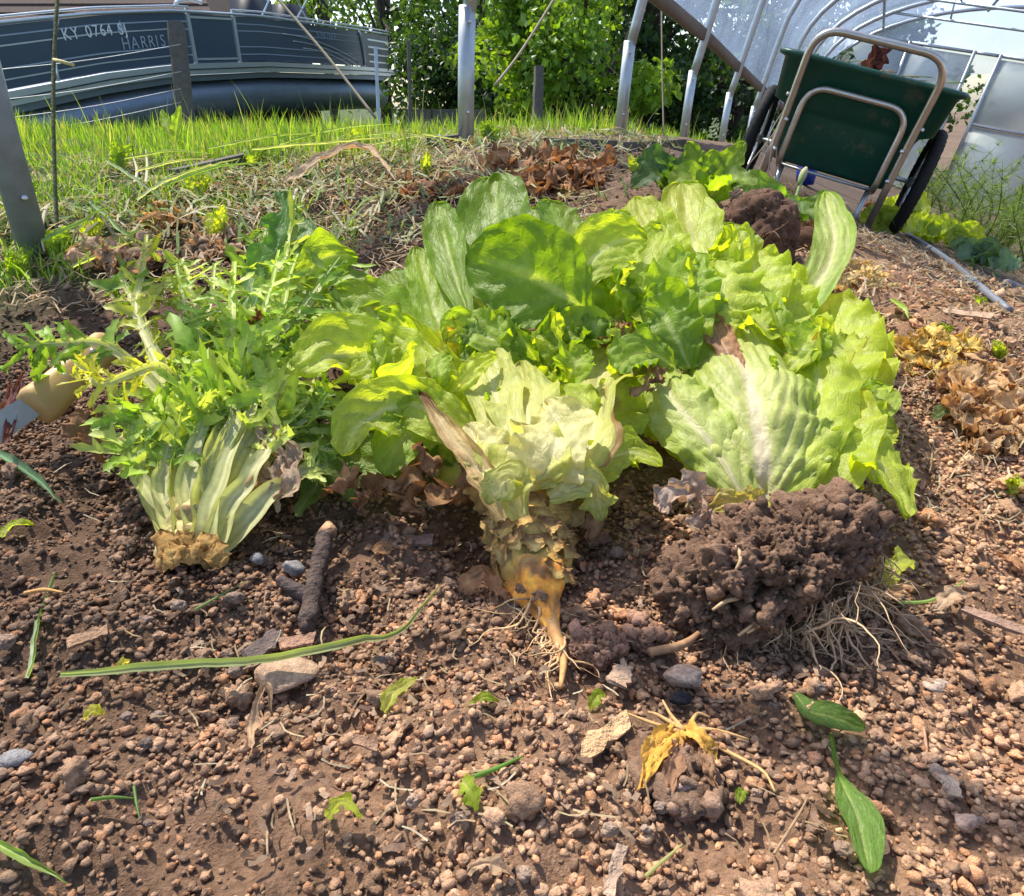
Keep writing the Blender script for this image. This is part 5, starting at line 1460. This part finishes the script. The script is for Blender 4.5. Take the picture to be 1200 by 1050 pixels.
# ------------------------------------------------------------------ weeds and living plants
def rosette(name, label, px, py, leaves, cat='plant', group=None, col=G_DARK, lift=0.0, mat='leaf'):
    """leaves: (dx px, dy px, toward camera m, half width px, profile)"""
    b = G(px, py); d_ = depth_of(b)
    e = empty(name, b, label, cat, group)
    for k, (dx, dy, ny, hw, pf) in enumerate(leaves):
        tip = W(px + dx, py + dy, d_ - ny)
        tip[2] = max(tip[2], float(H(tip[0], tip[1])) + .012)
        mid = (b + tip) / 2 + UP * .25 * np.linalg.norm(tip - b) * (1 if abs(dx) > abs(dy) else .25)
        leaf(e, [b, mid, tip], hw * d_ / FPX, world=True, nrm=(dx * .004, -.8, .7), prof=pf, col=[np.array(c) * gd.uniform(.75, 1.3) for c in col], ruf=.16, jag=.16, jf=9, NV=26, NU=14, mat=mat)
    return e
rosette('dock_plant', 'broad leaved dark green weed standing behind the soil clump near the left cart wheel', 828, 236, [(-22, -70, .0, 13, 'spoon'), (8, -60, .0, 18, 'oval'), (45, -70, .0, 15, 'oval'), (28, -55, -.05, 22, 'oval'), (-45, -20, .1, 16, 'oval'), (60, -18, .1, 16, 'oval'), (-12, -40, .05, 14, 'fan'), (25, -30, .12, 14, 'fan')], col=G_DARK)
rosette('dock_plant', 'dark green weed with wide drooping leaves left of the broad leaved one', 790, 225, [(-45, -35, .05, 18, 'oval'), (-20, -45, 0, 18, 'oval'), (30, -28, .06, 20, 'oval'), (-50, -5, .1, 15, 'fan'), (5, -18, .15, 18, 'fan')], col=((.05, .11, .03), (.08, .16, .05), (.25, .34, .2)))
rosette('dandelion', 'toothed green weed with a closed flower bud in front of the cart', 925, 262, [(-60, -28, .05, 18, 'torn'), (-45, -5, .1, 16, 'torn'), (-20, -40, 0, 14, 'torn'), (55, -22, .05, 13, 'torn'), (40, 5, .1, 12, 'torn'), (-70, -45, 0, 16, 'torn'), (15, -10, .15, 14, 'torn')], col=((.12, .22, .035), (.18, .28, .06), (.4, .5, .25)))
bd = bpy.data.objects['dandelion']
pb0 = G(925, 262); db0 = depth_of(pb0)
MB().tube(catmull([pb0, W(935, 225, db0), W(943, 203, db0)], 8), .004, 6, (.25, .35, .12)).build('stem', 'root', bd)
MB().tube(catmull([W(936, 217, db0), W(941, 205, db0), W(945, 196, db0)], 8), np.array([.003, .006, .008, .009, .009, .008, .006, .003]), 10, np.linspace((.16, .26, .06), (.42, .36, .24), 8)).build('bud', 'root', bd)
for k, (x, y, lab) in enumerate(((1035, 272, 'bright green young lettuce plant farthest back in the row right of the cart'), (1085, 282, 'bright green young lettuce plant beside the cart wheel tyre'), (1122, 292, 'bright green young lettuce plant with a wide crown below the end wall'), (1145, 312, 'small bluish green young plant at the end of the lettuce row'), (1058, 262, 'small young lettuce plant half hidden behind the right cart wheel'))):
    rosette('young_lettuce', lab, x, y, [(gd.uniform(-34, 34), gd.uniform(-34, -6), gd.uniform(0, .08), gd.uniform(10, 17), 'fan') for q in range(13)], 'lettuce', 'young lettuces growing beyond the cart', col=G_LIGHT if k != 3 else ((.15, .24, .12), (.22, .32, .18), (.4, .48, .32)))
rosette('squash_seedling', 'young squash plant with rounded blue grey leaves near the right edge', 1165, 318, [(-14, -22, 0, 15, 'round'), (20, -14, .02, 17, 'round'), (30, -4, .05, 12, 'round'), (-5, -6, .05, 12, 'round')], col=((.20, .30, .20), (.26, .36, .25), (.4, .5, .38)))
def seedling(label, px, py, h, n, col=G_LIGHT, hw=6, name='weed_seedling', group=None):
    q = np.random.default_rng(int(px * 7 + py))
    rosette(name, label, px, py, [(q.uniform(-.5, .5) * h, -h * q.uniform(.45, 1.1), q.uniform(-.02, .03), hw, 'oval') for k in range(n)], 'weed', group, col)
seedling('bright green leafy weed in the litter behind the endive', 232, 232, 42, 8, G_LIGHT, 7)
seedling('young green weed with one round leaf left of the tan leaf bundle', 258, 285, 44, 4, G_LIGHT, 9)
seedling('tall weed with pointed leaves standing in front of the dark wooden post', 172, 150, 46, 11, ((.16, .3, .04), (.22, .36, .06), (.4, .5, .2)), 6)
seedling('pair of upright pointed green leaves in the lawn', 205, 172, 44, 3, G_MID, 7)
seedling('low green weed at the foot of the left steel post', 70, 300, 34, 9, G_MID, 10)
seedling('tiny green seedling on the soil by the yellow wilted leaves', 1108, 392, 22, 4, G_MID, 4)
seedling('small green seedling beside the grey pipe', 1150, 362, 18, 5, G_MID, 4)
seedling('small yellow green seedling at the right edge beneath the dead leaves', 1185, 580, 22, 4, G_LIGHT, 6)
seedling('small weed in the straw left of the low dead leaf heap', 500, 205, 26, 6, G_LIGHT, 4)
seedling('weed tuft growing in the straw above the rust brown heap', 745, 205, 22, 6, G_LIGHT, 5)

for k, (x, y, h, lab) in enumerate(((20, 330, 40, 'clump of low green weeds at the left edge in front of the steel post'), (110, 285, 34, 'low green weed tuft between the cane and the tan leaves'), (30, 240, 36, 'green weed tuft left of the thin cane'), (300, 200, 30, 'green weed tuft in the clippings above the dry blade'), (420, 178, 30, 'broad green cut leaves piled on the clippings left of the middle post'), (575, 168, 26, 'green weed tuft right of the middle post foot'), (140, 200, 34, 'green weed tuft at the lawn edge right of the cane'), (1170, 420, 20, 'tiny green weed by the far end of the dead leaf heap'))):
    seedling(lab, x, y, h, 10, [G_MID, G_LIGHT, G_DARK][k % 3], 6)

# feathery bush at the right edge
fb_ = empty('feathery_bush', (2.4, 3.4, float(H(2.4, 3.4))), 'tall feathery grey green bush in front of the end wall', 'bush')
bb = np.array([2.5, 3.4, 0.0])
mbf = MB()
q = np.random.default_rng(801)
for k in range(110):
    o_ = bb + np.array([q.uniform(-.2, .9), q.uniform(-.3, 1.0), 0]); o_[2] = float(H(o_[0], o_[1]))
    L_ = q.uniform(.2, .5)
    d_ = unit(np.array([q.normal() * .3, q.normal() * .3, 1]))
    P_ = catmull([o_, o_ + d_ * L_ * .5, o_ + d_ * L_ + np.array([q.normal() * .1, q.normal() * .1, 0])], 12)
    mbf.tube(P_, np.linspace(.004, .001, 12), 4, (.14, .18, .07))
    for s in range(120):
        p = P_[q.integers(3, 12)]
        e1 = p + unit(q.normal(size=3) + np.array([0, 0, .4])) * q.uniform(.03, .09)
        sd = unit(np.cross(e1 - p, q.normal(size=3))) * .0022
        mbf.add([p - sd, p + sd, e1], [[0, 1, 2, 2]], np.array([.20, .27, .10]) * q.uniform(.6, 1.3))
mbf.build('foliage', 'grass', fb_)
tag(fb_.children[0], kind='stuff')

# ------------------------------------------------------------------ pipe, bucket, knife
pp = [G(x, y, .014) for (x, y) in ((1062, 278), (1090, 296), (1112, 312), (1140, 338), (1180, 372))]
tag(MB().tube(catmull(pp, 26), .008, 10).build('water_pipe', 'pipe_plastic'), 'grey plastic water pipe lying along the bed right of the cart', 'pipe')
tag(MB().tube(catmull([G(1178, 338, .012), G(1215, 352, .012)], 6), .012, 8).build('water_pipe', 'pipe_plastic'), 'short end of grey pipe at the right edge under the bush', 'pipe')
bk = empty('blue_tub', G(945, 212), 'small blue plastic tub on the ground beneath the cart', 'tub')
p = W(945, 204, 3.6); d_ = .055
p[2] = max(p[2], float(H(p[0], p[1])) + .03)
MB().tube([p - UP * .05, p + UP * .05], [.045, .055], 16).build('body', 'blue_plastic', bk)
MB().tube([p + UP * .05, p + UP * .056], [.062, .062], 16).build('rim', 'blue_plastic', bk)

kn = empty('harvest_knife', G(60, 500), 'harvest knife with a worn wooden handle lying left of the endive', 'knife')
ka, kb_ = W(128, 402, .89), W(40, 480, .80)
kd = unit(kb_ - ka); Lk = np.linalg.norm(kb_ - ka)
kz = unit(np.cross(kd, unit(CAM - ka))); kf = unit(np.cross(kz, kd))
if kf.dot(CAM - ka) < 0: kf = -kf
def sect(c, a, b, n=16, p=3.2):
    t = np.arange(n) * 2 * math.pi / n
    cx, cy = np.cos(t), np.sin(t)
    return c + (np.sign(cx) * np.abs(cx) ** (2 / p) * a)[:, None] * kz + (np.sign(cy) * np.abs(cy) ** (2 / p) * b)[:, None] * kf
secs = []
for t, a_, b_ in ((0, .016, .012), (.06, .021, .016), (.4, .0205, .0155), (.7, .022, .017), (.93, .025, .019), (.98, .023, .018), (1, .018, .014)):
    secs.append(sect(ka + kd * Lk * t, a_, b_))
n_ = 16; k = np.arange(n_)
hv = np.concatenate(secs + [(ka)[None], (kb_)[None]])
hf_ = np.concatenate([np.stack([i * n_ + k, i * n_ + (k + 1) % n_, (i + 1) * n_ + (k + 1) % n_, (i + 1) * n_ + k], -1) for i in range(6)] + [np.stack([np.full(n_, 7 * n_), (k + 1) % n_, k, k], -1), np.stack([np.full(n_, 7 * n_ + 1), 6 * n_ + k, 6 * n_ + (k + 1) % n_, 6 * n_ + (k + 1) % n_], -1)])
hnd = MB().add(hv, hf_).build('handle', 'handle_wood', kn)
for t in (.25, .62):
    c_ = ka + kd * Lk * t + kf * .0132 + kz * .006
    MB().tube([c_, c_ + kf * .003], .0032, 8).build('rivet', 'bolt_steel', hnd)
bl0 = kb_ - kd * .005 + kz * .004; bl1 = W(-40, 525, .76)
bw = np.linspace(0, 1, 8)
bv = []
for t in bw:
    c_ = bl0 + (bl1 - bl0) * t
    w0 = .013 + .004 * t
    bv += [c_ - kz * w0 - kf * .0004, c_ + kz * w0 - kf * .0015, c_ + kz * w0 + kf * .0015, c_ - kz * w0 + kf * .0004]
bfc = [[i * 4 + e, i * 4 + (e + 1) % 4, (i + 1) * 4 + (e + 1) % 4, (i + 1) * 4 + e] for i in range(7) for e in range(4)]
MB().add(bv, bfc + [[0, 3, 2, 1]]).build('blade', 'blade_steel', kn, smooth=False)
pw = empty('red_stem', G(20, 520), 'purple red wilted stem beside the knife blade', 'stem')
for k, (x0, y0, x1, y1) in enumerate(((6, 520, 26, 436), (2, 500, 14, 446), (10, 510, 20, 450))):
    leaf(pw, [(x0, y0, .05), ((x0 + x1) / 2 + 2, (y0 + y1) / 2, .05), (x1, y1, .05)], 6, col=((.16, .035, .07), (.25, .12, .10), (.3, .3, .15)), prof='strap', fold=1.2, NV=20, NU=8)

# ------------------------------------------------------------------ loose stalks and blades on the soil
def stalk(label, pix, r=.0022, col=(.09, .16, .05), lift=.004, cat='grass stalk', name='cut_stalk', group=None, mat='grass', flat=.55, tip=.35, ends=None):
    P_ = np.array([G(x, y, lift + r) for (x, y) in pix])
    P_ = catmull(P_, 40)
    P_[:, 2] = np.maximum(P_[:, 2], H(P_[:, 0], P_[:, 1]) + lift)
    if r >= .0022 and mat == 'grass':
        return tag(leaf(None, P_[::4], r * 1.5, world=True, nrm=(gd.normal() * .3, -.5, 1), col=(np.array(col), np.array(col) * 1.25, np.array(col) * 1.9), prof='strap', fold=1.7, jag=.06, ruf=.05, name=name, mat=mat, NV=50, NU=9, ribw=.3, veins=1, blister=.0003, crump=.0012, crf=40), label, cat, group)
    rr = r * np.interp(np.linspace(0, 1, 40), [0, .5, 1], [1, .95, tip])
    cc = np.linspace(np.array(col), np.array(ends if ends is not None else col), 40)
    return tag(MB().tube(P_, rr, 8, cc).build(name, mat), label, cat, group)
stalk('long green stalk lying across the tan stone in front of the endive', [(82, 815), (200, 806), (330, 795), (420, 776), (470, 764), (505, 725), (528, 688)], .0030, (.20, .25, .13), .019, tip=.25)
stalk('short thick green stalk lying on the soil at the left edge', [(38, 806), (52, 735), (72, 672)], .0024, (.17, .24, .11), .008, tip=.7)
stalk('broad dark green blade lying on the soil below the knife', [(-10, 538), (40, 570), (85, 612)], .0045, (.10, .19, .10), .012, tip=.3)
stalk('green blade crossing the bottom left corner', [(-5, 998), (40, 1022), (95, 1052)], .0022, (.22, .32, .08), .008)
stalk('thin green stem on the soil right of the cut stump', [(230, 722), (255, 708), (290, 688)], .0011, (.2, .27, .1), .006)
stalk('thin green sprig near the lower left corner', [(110, 946), (135, 943), (160, 944)], .0012, (.14, .24, .06), .006)
stalk('thin upright green sprig beside the lower left sprig', [(160, 930), (163, 950), (167, 968)], .0010, (.14, .24, .06), .006)
stalk('thin pale straw lying beside the small leafy sprig at the bottom', [(755, 1036), (775, 1018), (798, 998)], .0012, (.42, .42, .2), .006)
stalk('pale curved rootlet right of the root ball', [(1050, 716), (1085, 714), (1112, 700), (1126, 690)], .0014, (.30, .40, .14), .008)
stalk('thin brown twig lying below the root ball', [(905, 1008), (935, 960), (945, 940)], .0009, (.28, .18, .1), .005, mat='root', cat='twig', name='twig')
stalk('thick brown root piece lying just right of the bare taproot', [(760, 775), (800, 765), (828, 742)], .0036, (.30, .17, .09), .006, mat='root', cat='root', name='root_piece')
stalk('thin brown straw on the small stalk at the left edge', [(36, 712), (58, 708), (80, 711)], .0020, (.45, .24, .08), .014, mat='root', cat='straw', name='straw')
stalk('pale green blade on the soil under the cart shade', [(1042, 358), (1055, 370), (1064, 382)], .0055, (.30, .42, .10), .006)
stalk('reddish thin rootlet at the right near the pale chip', [(1080, 860), (1083, 885), (1082, 905)], .0010, (.36, .2, .12), .005, mat='root', cat='root', name='rootlet')
tang = [((150, 205), (205, 196), (262, 200)), ((165, 222), (210, 210), (250, 205)), ((110, 260), (150, 300), (180, 290)), ((130, 215), (165, 240), (200, 268)), ((170, 275), (215, 245), (300, 215)), ((200, 258), (260, 236), (330, 226)), ((250, 200), (330, 184), (420, 176)), ((90, 330), (130, 312), (170, 296)), ((60, 320), (100, 300), (150, 272)), ((330, 190), (400, 170), (470, 160)), ((300, 205), (390, 196), (470, 188)), ((380, 160), (440, 150), (520, 148)), ((400, 178), (470, 170), (530, 182)), ((430, 190), (500, 176), (560, 188))]
for k, t_ in enumerate(tang):
    stalk('grey green cut stalk in the tangle of clippings along the bed edge', t_, .0042, [(.20, .26, .12), (.34, .36, .22), (.14, .22, .08)][k % 3], gd.uniform(.02, .07), group='cut stalks along the bed edge', tip=.6)
P_ = np.array([G(335, 226, .02), G(385, 208, .05), G(432, 200, .06), G(478, 236, .015)])
tag(leaf(None, P_, 8 * depth_of(P_[1]) / FPX, world=True, nrm=(.1, -.4, 1), col=((.46, .34, .22), (.52, .40, .27), (.5, .38, .24)), prof='strap', mat='dry_leaf', jag=.15, fold=1.2, crump=.006, crf=20, name='straw_piece'), 'long tan dry blade arched over the litter behind the lettuces', 'dry leaf')
for k, (pix, lab) in enumerate((([(350, 240), (345, 262), (352, 285)], 'pale dry stem standing behind the endive tip'), ([(60, 262), (54, 290), (58, 315)], 'white dry sheath at the foot of the thin cane'), ([(162, 232), (164, 215), (158, 195)], 'bleached stem left of the pair of bleached stems'), ([(175, 232), (176, 210), (174, 190)], 'bleached upright stem in the clippings below the lawn'))):
    stalk(lab, pix, .004, (.55, .50, .38), .03, cat='stem', name='straw_piece', mat='dry_leaf')

# ------------------------------------------------------------------ leaf scraps on the soil
def scrap(label, pix, hwpx, col=G_LIGHT, prof='torn', seed=0, lift=.006, name='leaf_scrap', mat='leaf', jag=.3, fold=.5, crump=.002, cat='leaf scrap', arch=.006, ruf=.15, **kw):
    P_ = np.array([G(x, y, lift) for (x, y) in pix]); P_[len(P_) // 2, 2] += arch
    d_ = depth_of(P_[0])
    e = leaf(None, P_, hwpx * d_ / FPX, world=True, nrm=(gd.normal() * .2, -.35, 1), col=col, prof=prof, mat=mat, jag=jag, fold=fold, crump=crump, crf=60, NV=26, NU=14, blister=.0008, ruf=ruf, name=name, **kw)
    return tag(e, label, cat)
scrap('yellow green torn leaf scrap in front of the centre of the soil', [(448, 842), (465, 822), (488, 802)], 10, ((.42, .48, .10), (.5, .52, .16), (.55, .52, .25)), tipbrown=.0)
scrap('small green torn leaf scrap right of the yellow green one', [(548, 838), (565, 832), (584, 830)], 6, G_MID)
scrap('tiny bright green scrap below the bare taproot', [(690, 836), (700, 828), (710, 820)], 8, G_MID)
scrap('pale green shredded leaf scrap near the bottom edge', [(385, 965), (405, 955), (428, 968)], 9, G_LIGHT, jag=.6)
sp_ = scrap('green scrap leaf with a thin stem near the bottom middle', [(540, 925), (550, 940), (560, 955)], 14, G_MID, jag=.4)
stalk('thin green stem attached beside the scrap leaf at the bottom middle', [(556, 922), (582, 912), (612, 898)], .0016, (.16, .28, .06), .008)
scrap('tiny green scrap beside the buried orange root', [(862, 948), (868, 940), (872, 934)], 6, G_MID)
scrap('small yellow green scrap on the dark soil at lower left', [(104, 850), (115, 846), (126, 844)], 7, ((.5, .5, .08), (.55, .54, .14), (.5, .5, .2)))
scrap('tiny yellow scrap above the small yellow green one', [(143, 796), (149, 790), (155, 782)], 5, ((.55, .52, .1), (.55, .54, .14), (.5, .5, .2)))
scrap('pale green leaf scrap at the left edge of the soil', [(4, 636), (20, 626), (42, 620)], 8, G_LIGHT, fold=1.2)
scrap('yellow green leaf scrap tucked against the right of the root ball', [(1030, 702), (1045, 690), (1064, 672)], 13, ((.42, .48, .06), (.46, .52, .1), (.5, .52, .2)), lift=.015, arch=.015)
scrap('fallen dull green leaf lying on the soil beneath the spilling leaves', [(352, 625), (372, 585), (385, 560), (415, 610)], 26, ((.17, .29, .07), (.24, .36, .12), (.4, .46, .25)), lift=.02, arch=.03, prof='round', jag=.2)
scrap('green leaf scrap by the dead leaves at the right', [(1090, 495), (1108, 492), (1126, 508)], 8, ((.12, .2, .09), (.18, .27, .12), (.3, .4, .2)), arch=.012)
scrap('pale leaf scrap at the right edge below the dead leaves', [(1165, 585), (1185, 578), (1205, 572)], 9, G_PALE)
scrap('tan dry leaf scrap at the bottom edge', [(548, 1030), (575, 1028), (602, 1036)], 9, TAN, mat='dry_leaf', jag=.4)
scrap('curled tan peel standing on the dark soil', [(298, 888), (302, 858), (318, 838), (326, 850)], 7, TAN, mat='dry_leaf', jag=.2, lift=.01, arch=.02, fold=1.5, cat='peel', name='peel')
scrap('brown curled leaf right of the cut stump under the endive', [(440, 655), (465, 648), (490, 652)], 8, RUST, mat='dry_leaf', crump=.005)
scrap('reddish brown dry leaf lying left of the bare taproot', [(545, 700), (570, 690), (598, 712)], 13, RUST, mat='dry_leaf', crump=.006, arch=.012)
scrap('tan dry leaf lying on the soil near the right edge', [(1090, 722), (1108, 712), (1126, 700)], 11, TAN, mat='dry_leaf', crump=.004)
scrap('brown fragment of leaf at the right edge of the soil', [(1170, 655), (1182, 668), (1196, 678)], 10, RUST, mat='dry_leaf', crump=.004)
# two spoon leaves at lower right
sl = empty('spinach_leaf', G(1000, 985), 'smooth spoon shaped green leaf with a pale stem lying flat at the lower right', 'leaf')
P_ = np.array([G(967, 872, .012), G(977, 905, .010), G(985, 940, .012), G(1000, 985, .016), G(1013, 1034, .008)])
leaf(sl, P_, 27 * depth_of(P_[3]) / FPX, world=True, nrm=(.1, -.2, 1), col=((.13, .25, .045), (.17, .31, .06), (.38, .48, .2)), prof='spoon', jag=.02, ruf=.03, fold=.5, name='blade', blister=.0008, ribw=.16)
sl2 = empty('spinach_leaf', G(975, 858), 'smaller folded green leaf just above the spoon shaped leaf', 'leaf')
P_ = np.array([G(928, 825, .01), G(945, 848, .014), G(975, 862, .018), G(1008, 868, .012)])
leaf(sl2, P_, 16 * depth_of(P_[2]) / FPX, world=True, nrm=(0, -.5, 1), col=((.10, .19, .04), (.14, .25, .05), (.3, .4, .15)), prof='fan', jag=.05, ruf=.05, fold=.9, name='blade', blister=.0008)

# ------------------------------------------------------------------ stick, chips, stones, buried root
stk = empty('stick', G(370, 745), 'short dark broken stick with a pale snapped end pointing at the pile', 'stick')
P_ = np.array([G(362, 748, .012), G(368, 715, .014), G(376, 680, .018), G(388, 640, .026)])
P_ = catmull(P_, 24) + .0009 * gd.normal(size=(24, 3))
MB().tube(P_, np.interp(np.linspace(0, 1, 24), [0, .1, .8, .96, 1], [.006, .0085, .0075, .0068, .003]) * (1 + .09 * gd.normal(size=24)), 12, np.where(np.linspace(0, 1, 24)[:, None] > .93, np.array([.50, .28, .16]), np.array([.085, .06, .05]))).build('shaft', 'bark', stk)
MB().tube(catmull([G(366, 712, .012), G(345, 702, .012), G(330, 690, .010)], 8), np.linspace(.008, .005, 8), 10, (.07, .05, .045)).build('side_branch', 'bark', stk)
def chip(label, px, py, lpx, wpx, ang, col, name='wood_chip', th=.003, cat='wood chip'):
    p = G(px, py, .008); d_ = depth_of(p)
    R_ = frame((math.cos(ang), math.sin(ang), .05), (gd.normal() * .15, -.25, 1))
    L_, w_ = lpx * d_ / FPX, wpx * d_ / FPX
    q = np.random.default_rng(int(px + py))
    n = 9
    t = np.linspace(-.5, .5, n)
    e1, e2 = w_ / 2 * (1 + .18 * q.normal(size=n)), w_ / 2 * (1 + .18 * q.normal(size=n))
    off = .06 * L_ * q.normal(size=2)
    v = []
    for k in range(n):
        for (yy, zz) in ((e1[k], th / 2), (-e2[k], th / 2), (-e2[k], -th / 2), (e1[k], -th / 2)):
            v.append(p + R_ @ np.array([t[k] * L_ + (q.normal() * .05 * L_ if k in (0, n - 1) else 0), yy, zz]))
    f = [[i * 4 + e, i * 4 + (e + 1) % 4, (i + 1) * 4 + (e + 1) % 4, (i + 1) * 4 + e] for i in range(n - 1) for e in range(4)] + [[0, 3, 2, 1], [(n - 1) * 4 + e for e in range(4)]]
    return tag(MB().add(v, f, col).build(name, 'bark', smooth=False), label, cat)
chip('split tan wood chip lying in front of the bare taproot', 706, 873, 88, 20, .62, (.58, .36, .19))
chip('small pale square chip below the bare taproot', 727, 800, 30, 24, 1.2, (.40, .27, .18))
chip('pale flat chip near the right side of the bare soil', 1110, 932, 26, 18, 1.5, (.42, .30, .21))
chip('tan splinter of wood beside the tan stone', 700, 640, 30, 16, .3, (.22, .13, .09))
chip('dark bark flake left of the tan stone', 310, 765, 50, 22, .9, (.12, .09, .08))
chip('reddish bark flake at the top right of the tan stone', 350, 760, 36, 14, .2, (.33, .19, .13))
chip('brown bark flake on the left of the long green stalk', 105, 755, 40, 16, .5, (.26, .16, .1))
chip('brown bark strip below the bottom scrap leaf', 720, 1030, 60, 14, 1.2, (.36, .25, .18))
chip('dark bark strip at the left foot of the green leaves', 480, 640, 62, 16, -.15, (.2, .13, .1))
chip('tan wood sliver near the right dead leaves', 1125, 372, 60, 18, -.7, (.42, .28, .19))
chip('pinkish bark piece lying in the soil at the right edge', 1160, 735, 60, 14, -.8, (.30, .19, .14))
chip('short brown twig fragment at the lower middle', 430, 880, 34, 10, -.4, (.28, .17, .11))

def stone(label, px, py, rx, ry, rzf, col, seed, name='stone', sink=.35, group=None, ang=.8, tilt=0):
    p = G(px, py); d_ = depth_of(p)
    pv, pf = lump(ICO2, seed, .22, 1.1, ang) if name == 'stone' else lump(ICO3, seed, .30, 1.6, .4)
    n = fbm(pv * 6, seed, 3)
    R_ = rotz(tilt)
    v = (pv * (1 + .03 * n[:, None]) * np.array([rx, ry, rx * rzf]) * d_ / FPX) @ R_.T + p + UP * rx * rzf * d_ / FPX * (1 - sink)
    k = (1 + .3 * n)[:, None]
    return tag(MB().add(v, pf, np.clip(np.array(col) * k, 0, .9)).build(name, 'clod'), label, 'stone', group)
stone('flat tan stone pinned under the long green stalk', 330, 795, 40, 26, .5, (.42, .28, .19), 902, sink=.9)
stone('pinkish grey stone with a white fleck right of the bare taproot', 800, 797, 24, 18, .5, (.44, .31, .23), 903)
stone('small glossy black pebble below the pinkish grey stone', 797, 822, 13, 8, .55, (.02, .02, .025), 904, ang=0)
stone('blue grey stone at the left edge', 20, 896, 24, 15, .5, (.24, .23, .23), 905)
stone('grey stone beside the dark stick branch', 345, 672, 14, 11, .8, (.25, .23, .22), 906)
stone('second grey stone left of the dark stick', 302, 660, 10, 8, .8, (.24, .23, .23), 907)
for (x, y, r, c_, sd, lab) in ((700, 762, 30, (.30, .165, .11), 908, 'crumbly reddish soil lump just right of the bare taproot'), (755, 748, 24, (.25, .14, .095), 909, 'second crumbly soil lump between the taproot and the root ball')):
    p = G(x, y); e = empty('soil_lump', p, lab, 'soil lump'); m_ = r * depth_of(p) / FPX
    blob('lump', e, p + UP * m_ * .15, np.eye(3), (m_, m_ * .8, m_ * .62), sd, 1.0, 1.8, c_, ic=ICO4, crumbs=170)
stone('tan stone near the bottom right of the buried root', 800, 930, 15, 12, .8, (.44, .31, .25), 910)
stone('pale pink stone at the bottom right', 1130, 965, 17, 12, .6, (.42, .29, .23), 911)
stone('white pink flake of stone on the soil at right', 1095, 805, 18, 9, .3, (.44, .33, .26), 913)
qs = np.random.default_rng(915)
k = 0
while k < 34:
    x, y = qs.uniform(0, 1200), qs.uniform(640, 1040)
    if 540 < x < 700 and y < 820 or 760 < x < 1060 and y < 800 or 160 < x < 300 and y < 690: continue
    r = qs.uniform(6, 12)
    c_ = np.array([(.34, .23, .17), (.28, .20, .16), (.38, .27, .2), (.26, .19, .15)][qs.integers(4)]) * qs.uniform(.75, 1.15) * (.75 if x < 300 else 1)
    stone('small brown clod lying loose on the bare soil in front of the pile', x, y, r, r * qs.uniform(.65, 1), qs.uniform(.6, .85), c_, 920 + k, group='small clods on the bare soil', name='soil_clod', ang=.7 * (k % 2))
    k += 1
# half buried stump of an old lettuce with orange skin
os_ = empty('buried_root', G(790, 930), 'half buried old lettuce root with peeling orange skin and thin side roots', 'root')
pr = G(788, 905); d_ = depth_of(pr)
blob('core', os_, pr + UP * .002, rotz(.3), (.026, .034, .008), 41, .8, 1.8, (.20, .125, .085), ic=ICO3, crumbs=60)
for k, (x0, y0, x1, y1, h, c_) in enumerate(((790, 866, 745, 925, 15, (.62, .36, .07)), (800, 868, 838, 900, 12, (.60, .36, .08)), (795, 880, 780, 945, 12, (.30, .17, .10)), (822, 890, 830, 930, 8, (.33, .19, .11)), (770, 872, 758, 905, 10, (.66, .42, .10)))):
    P_ = np.array([G(x0, y0, .010), G((x0 + x1) / 2, (y0 + y1) / 2, .014), G(x1, y1, .003)])
    leaf(os_, P_, h * d_ / FPX, world=True, nrm=(0, -.5, 1), col=(c_, np.array(c_) * 1.15, np.array(c_) * 1.2), prof='strap', mat='dry_leaf', jag=.25, ruf=.2, crump=.003, crf=60, name='peeling_skin', NV=18, NU=10)
for k, pix in enumerate((((795, 870), (760, 858), (735, 848)), ((800, 868), (785, 850), (775, 832)), ((812, 866), (840, 868), (875, 878)), ((820, 872), (845, 890), (890, 915), (905, 940)), ((805, 866), (815, 848), (830, 852)), ((800, 868), (770, 850), (758, 846)))):
    P_ = catmull([G(x, y, .010) for (x, y) in pix], 12)
    MB().tube(P_, np.linspace(.0020, .0007, 12), 6, (.50, .30, .12)).build('side_root', 'root', os_)
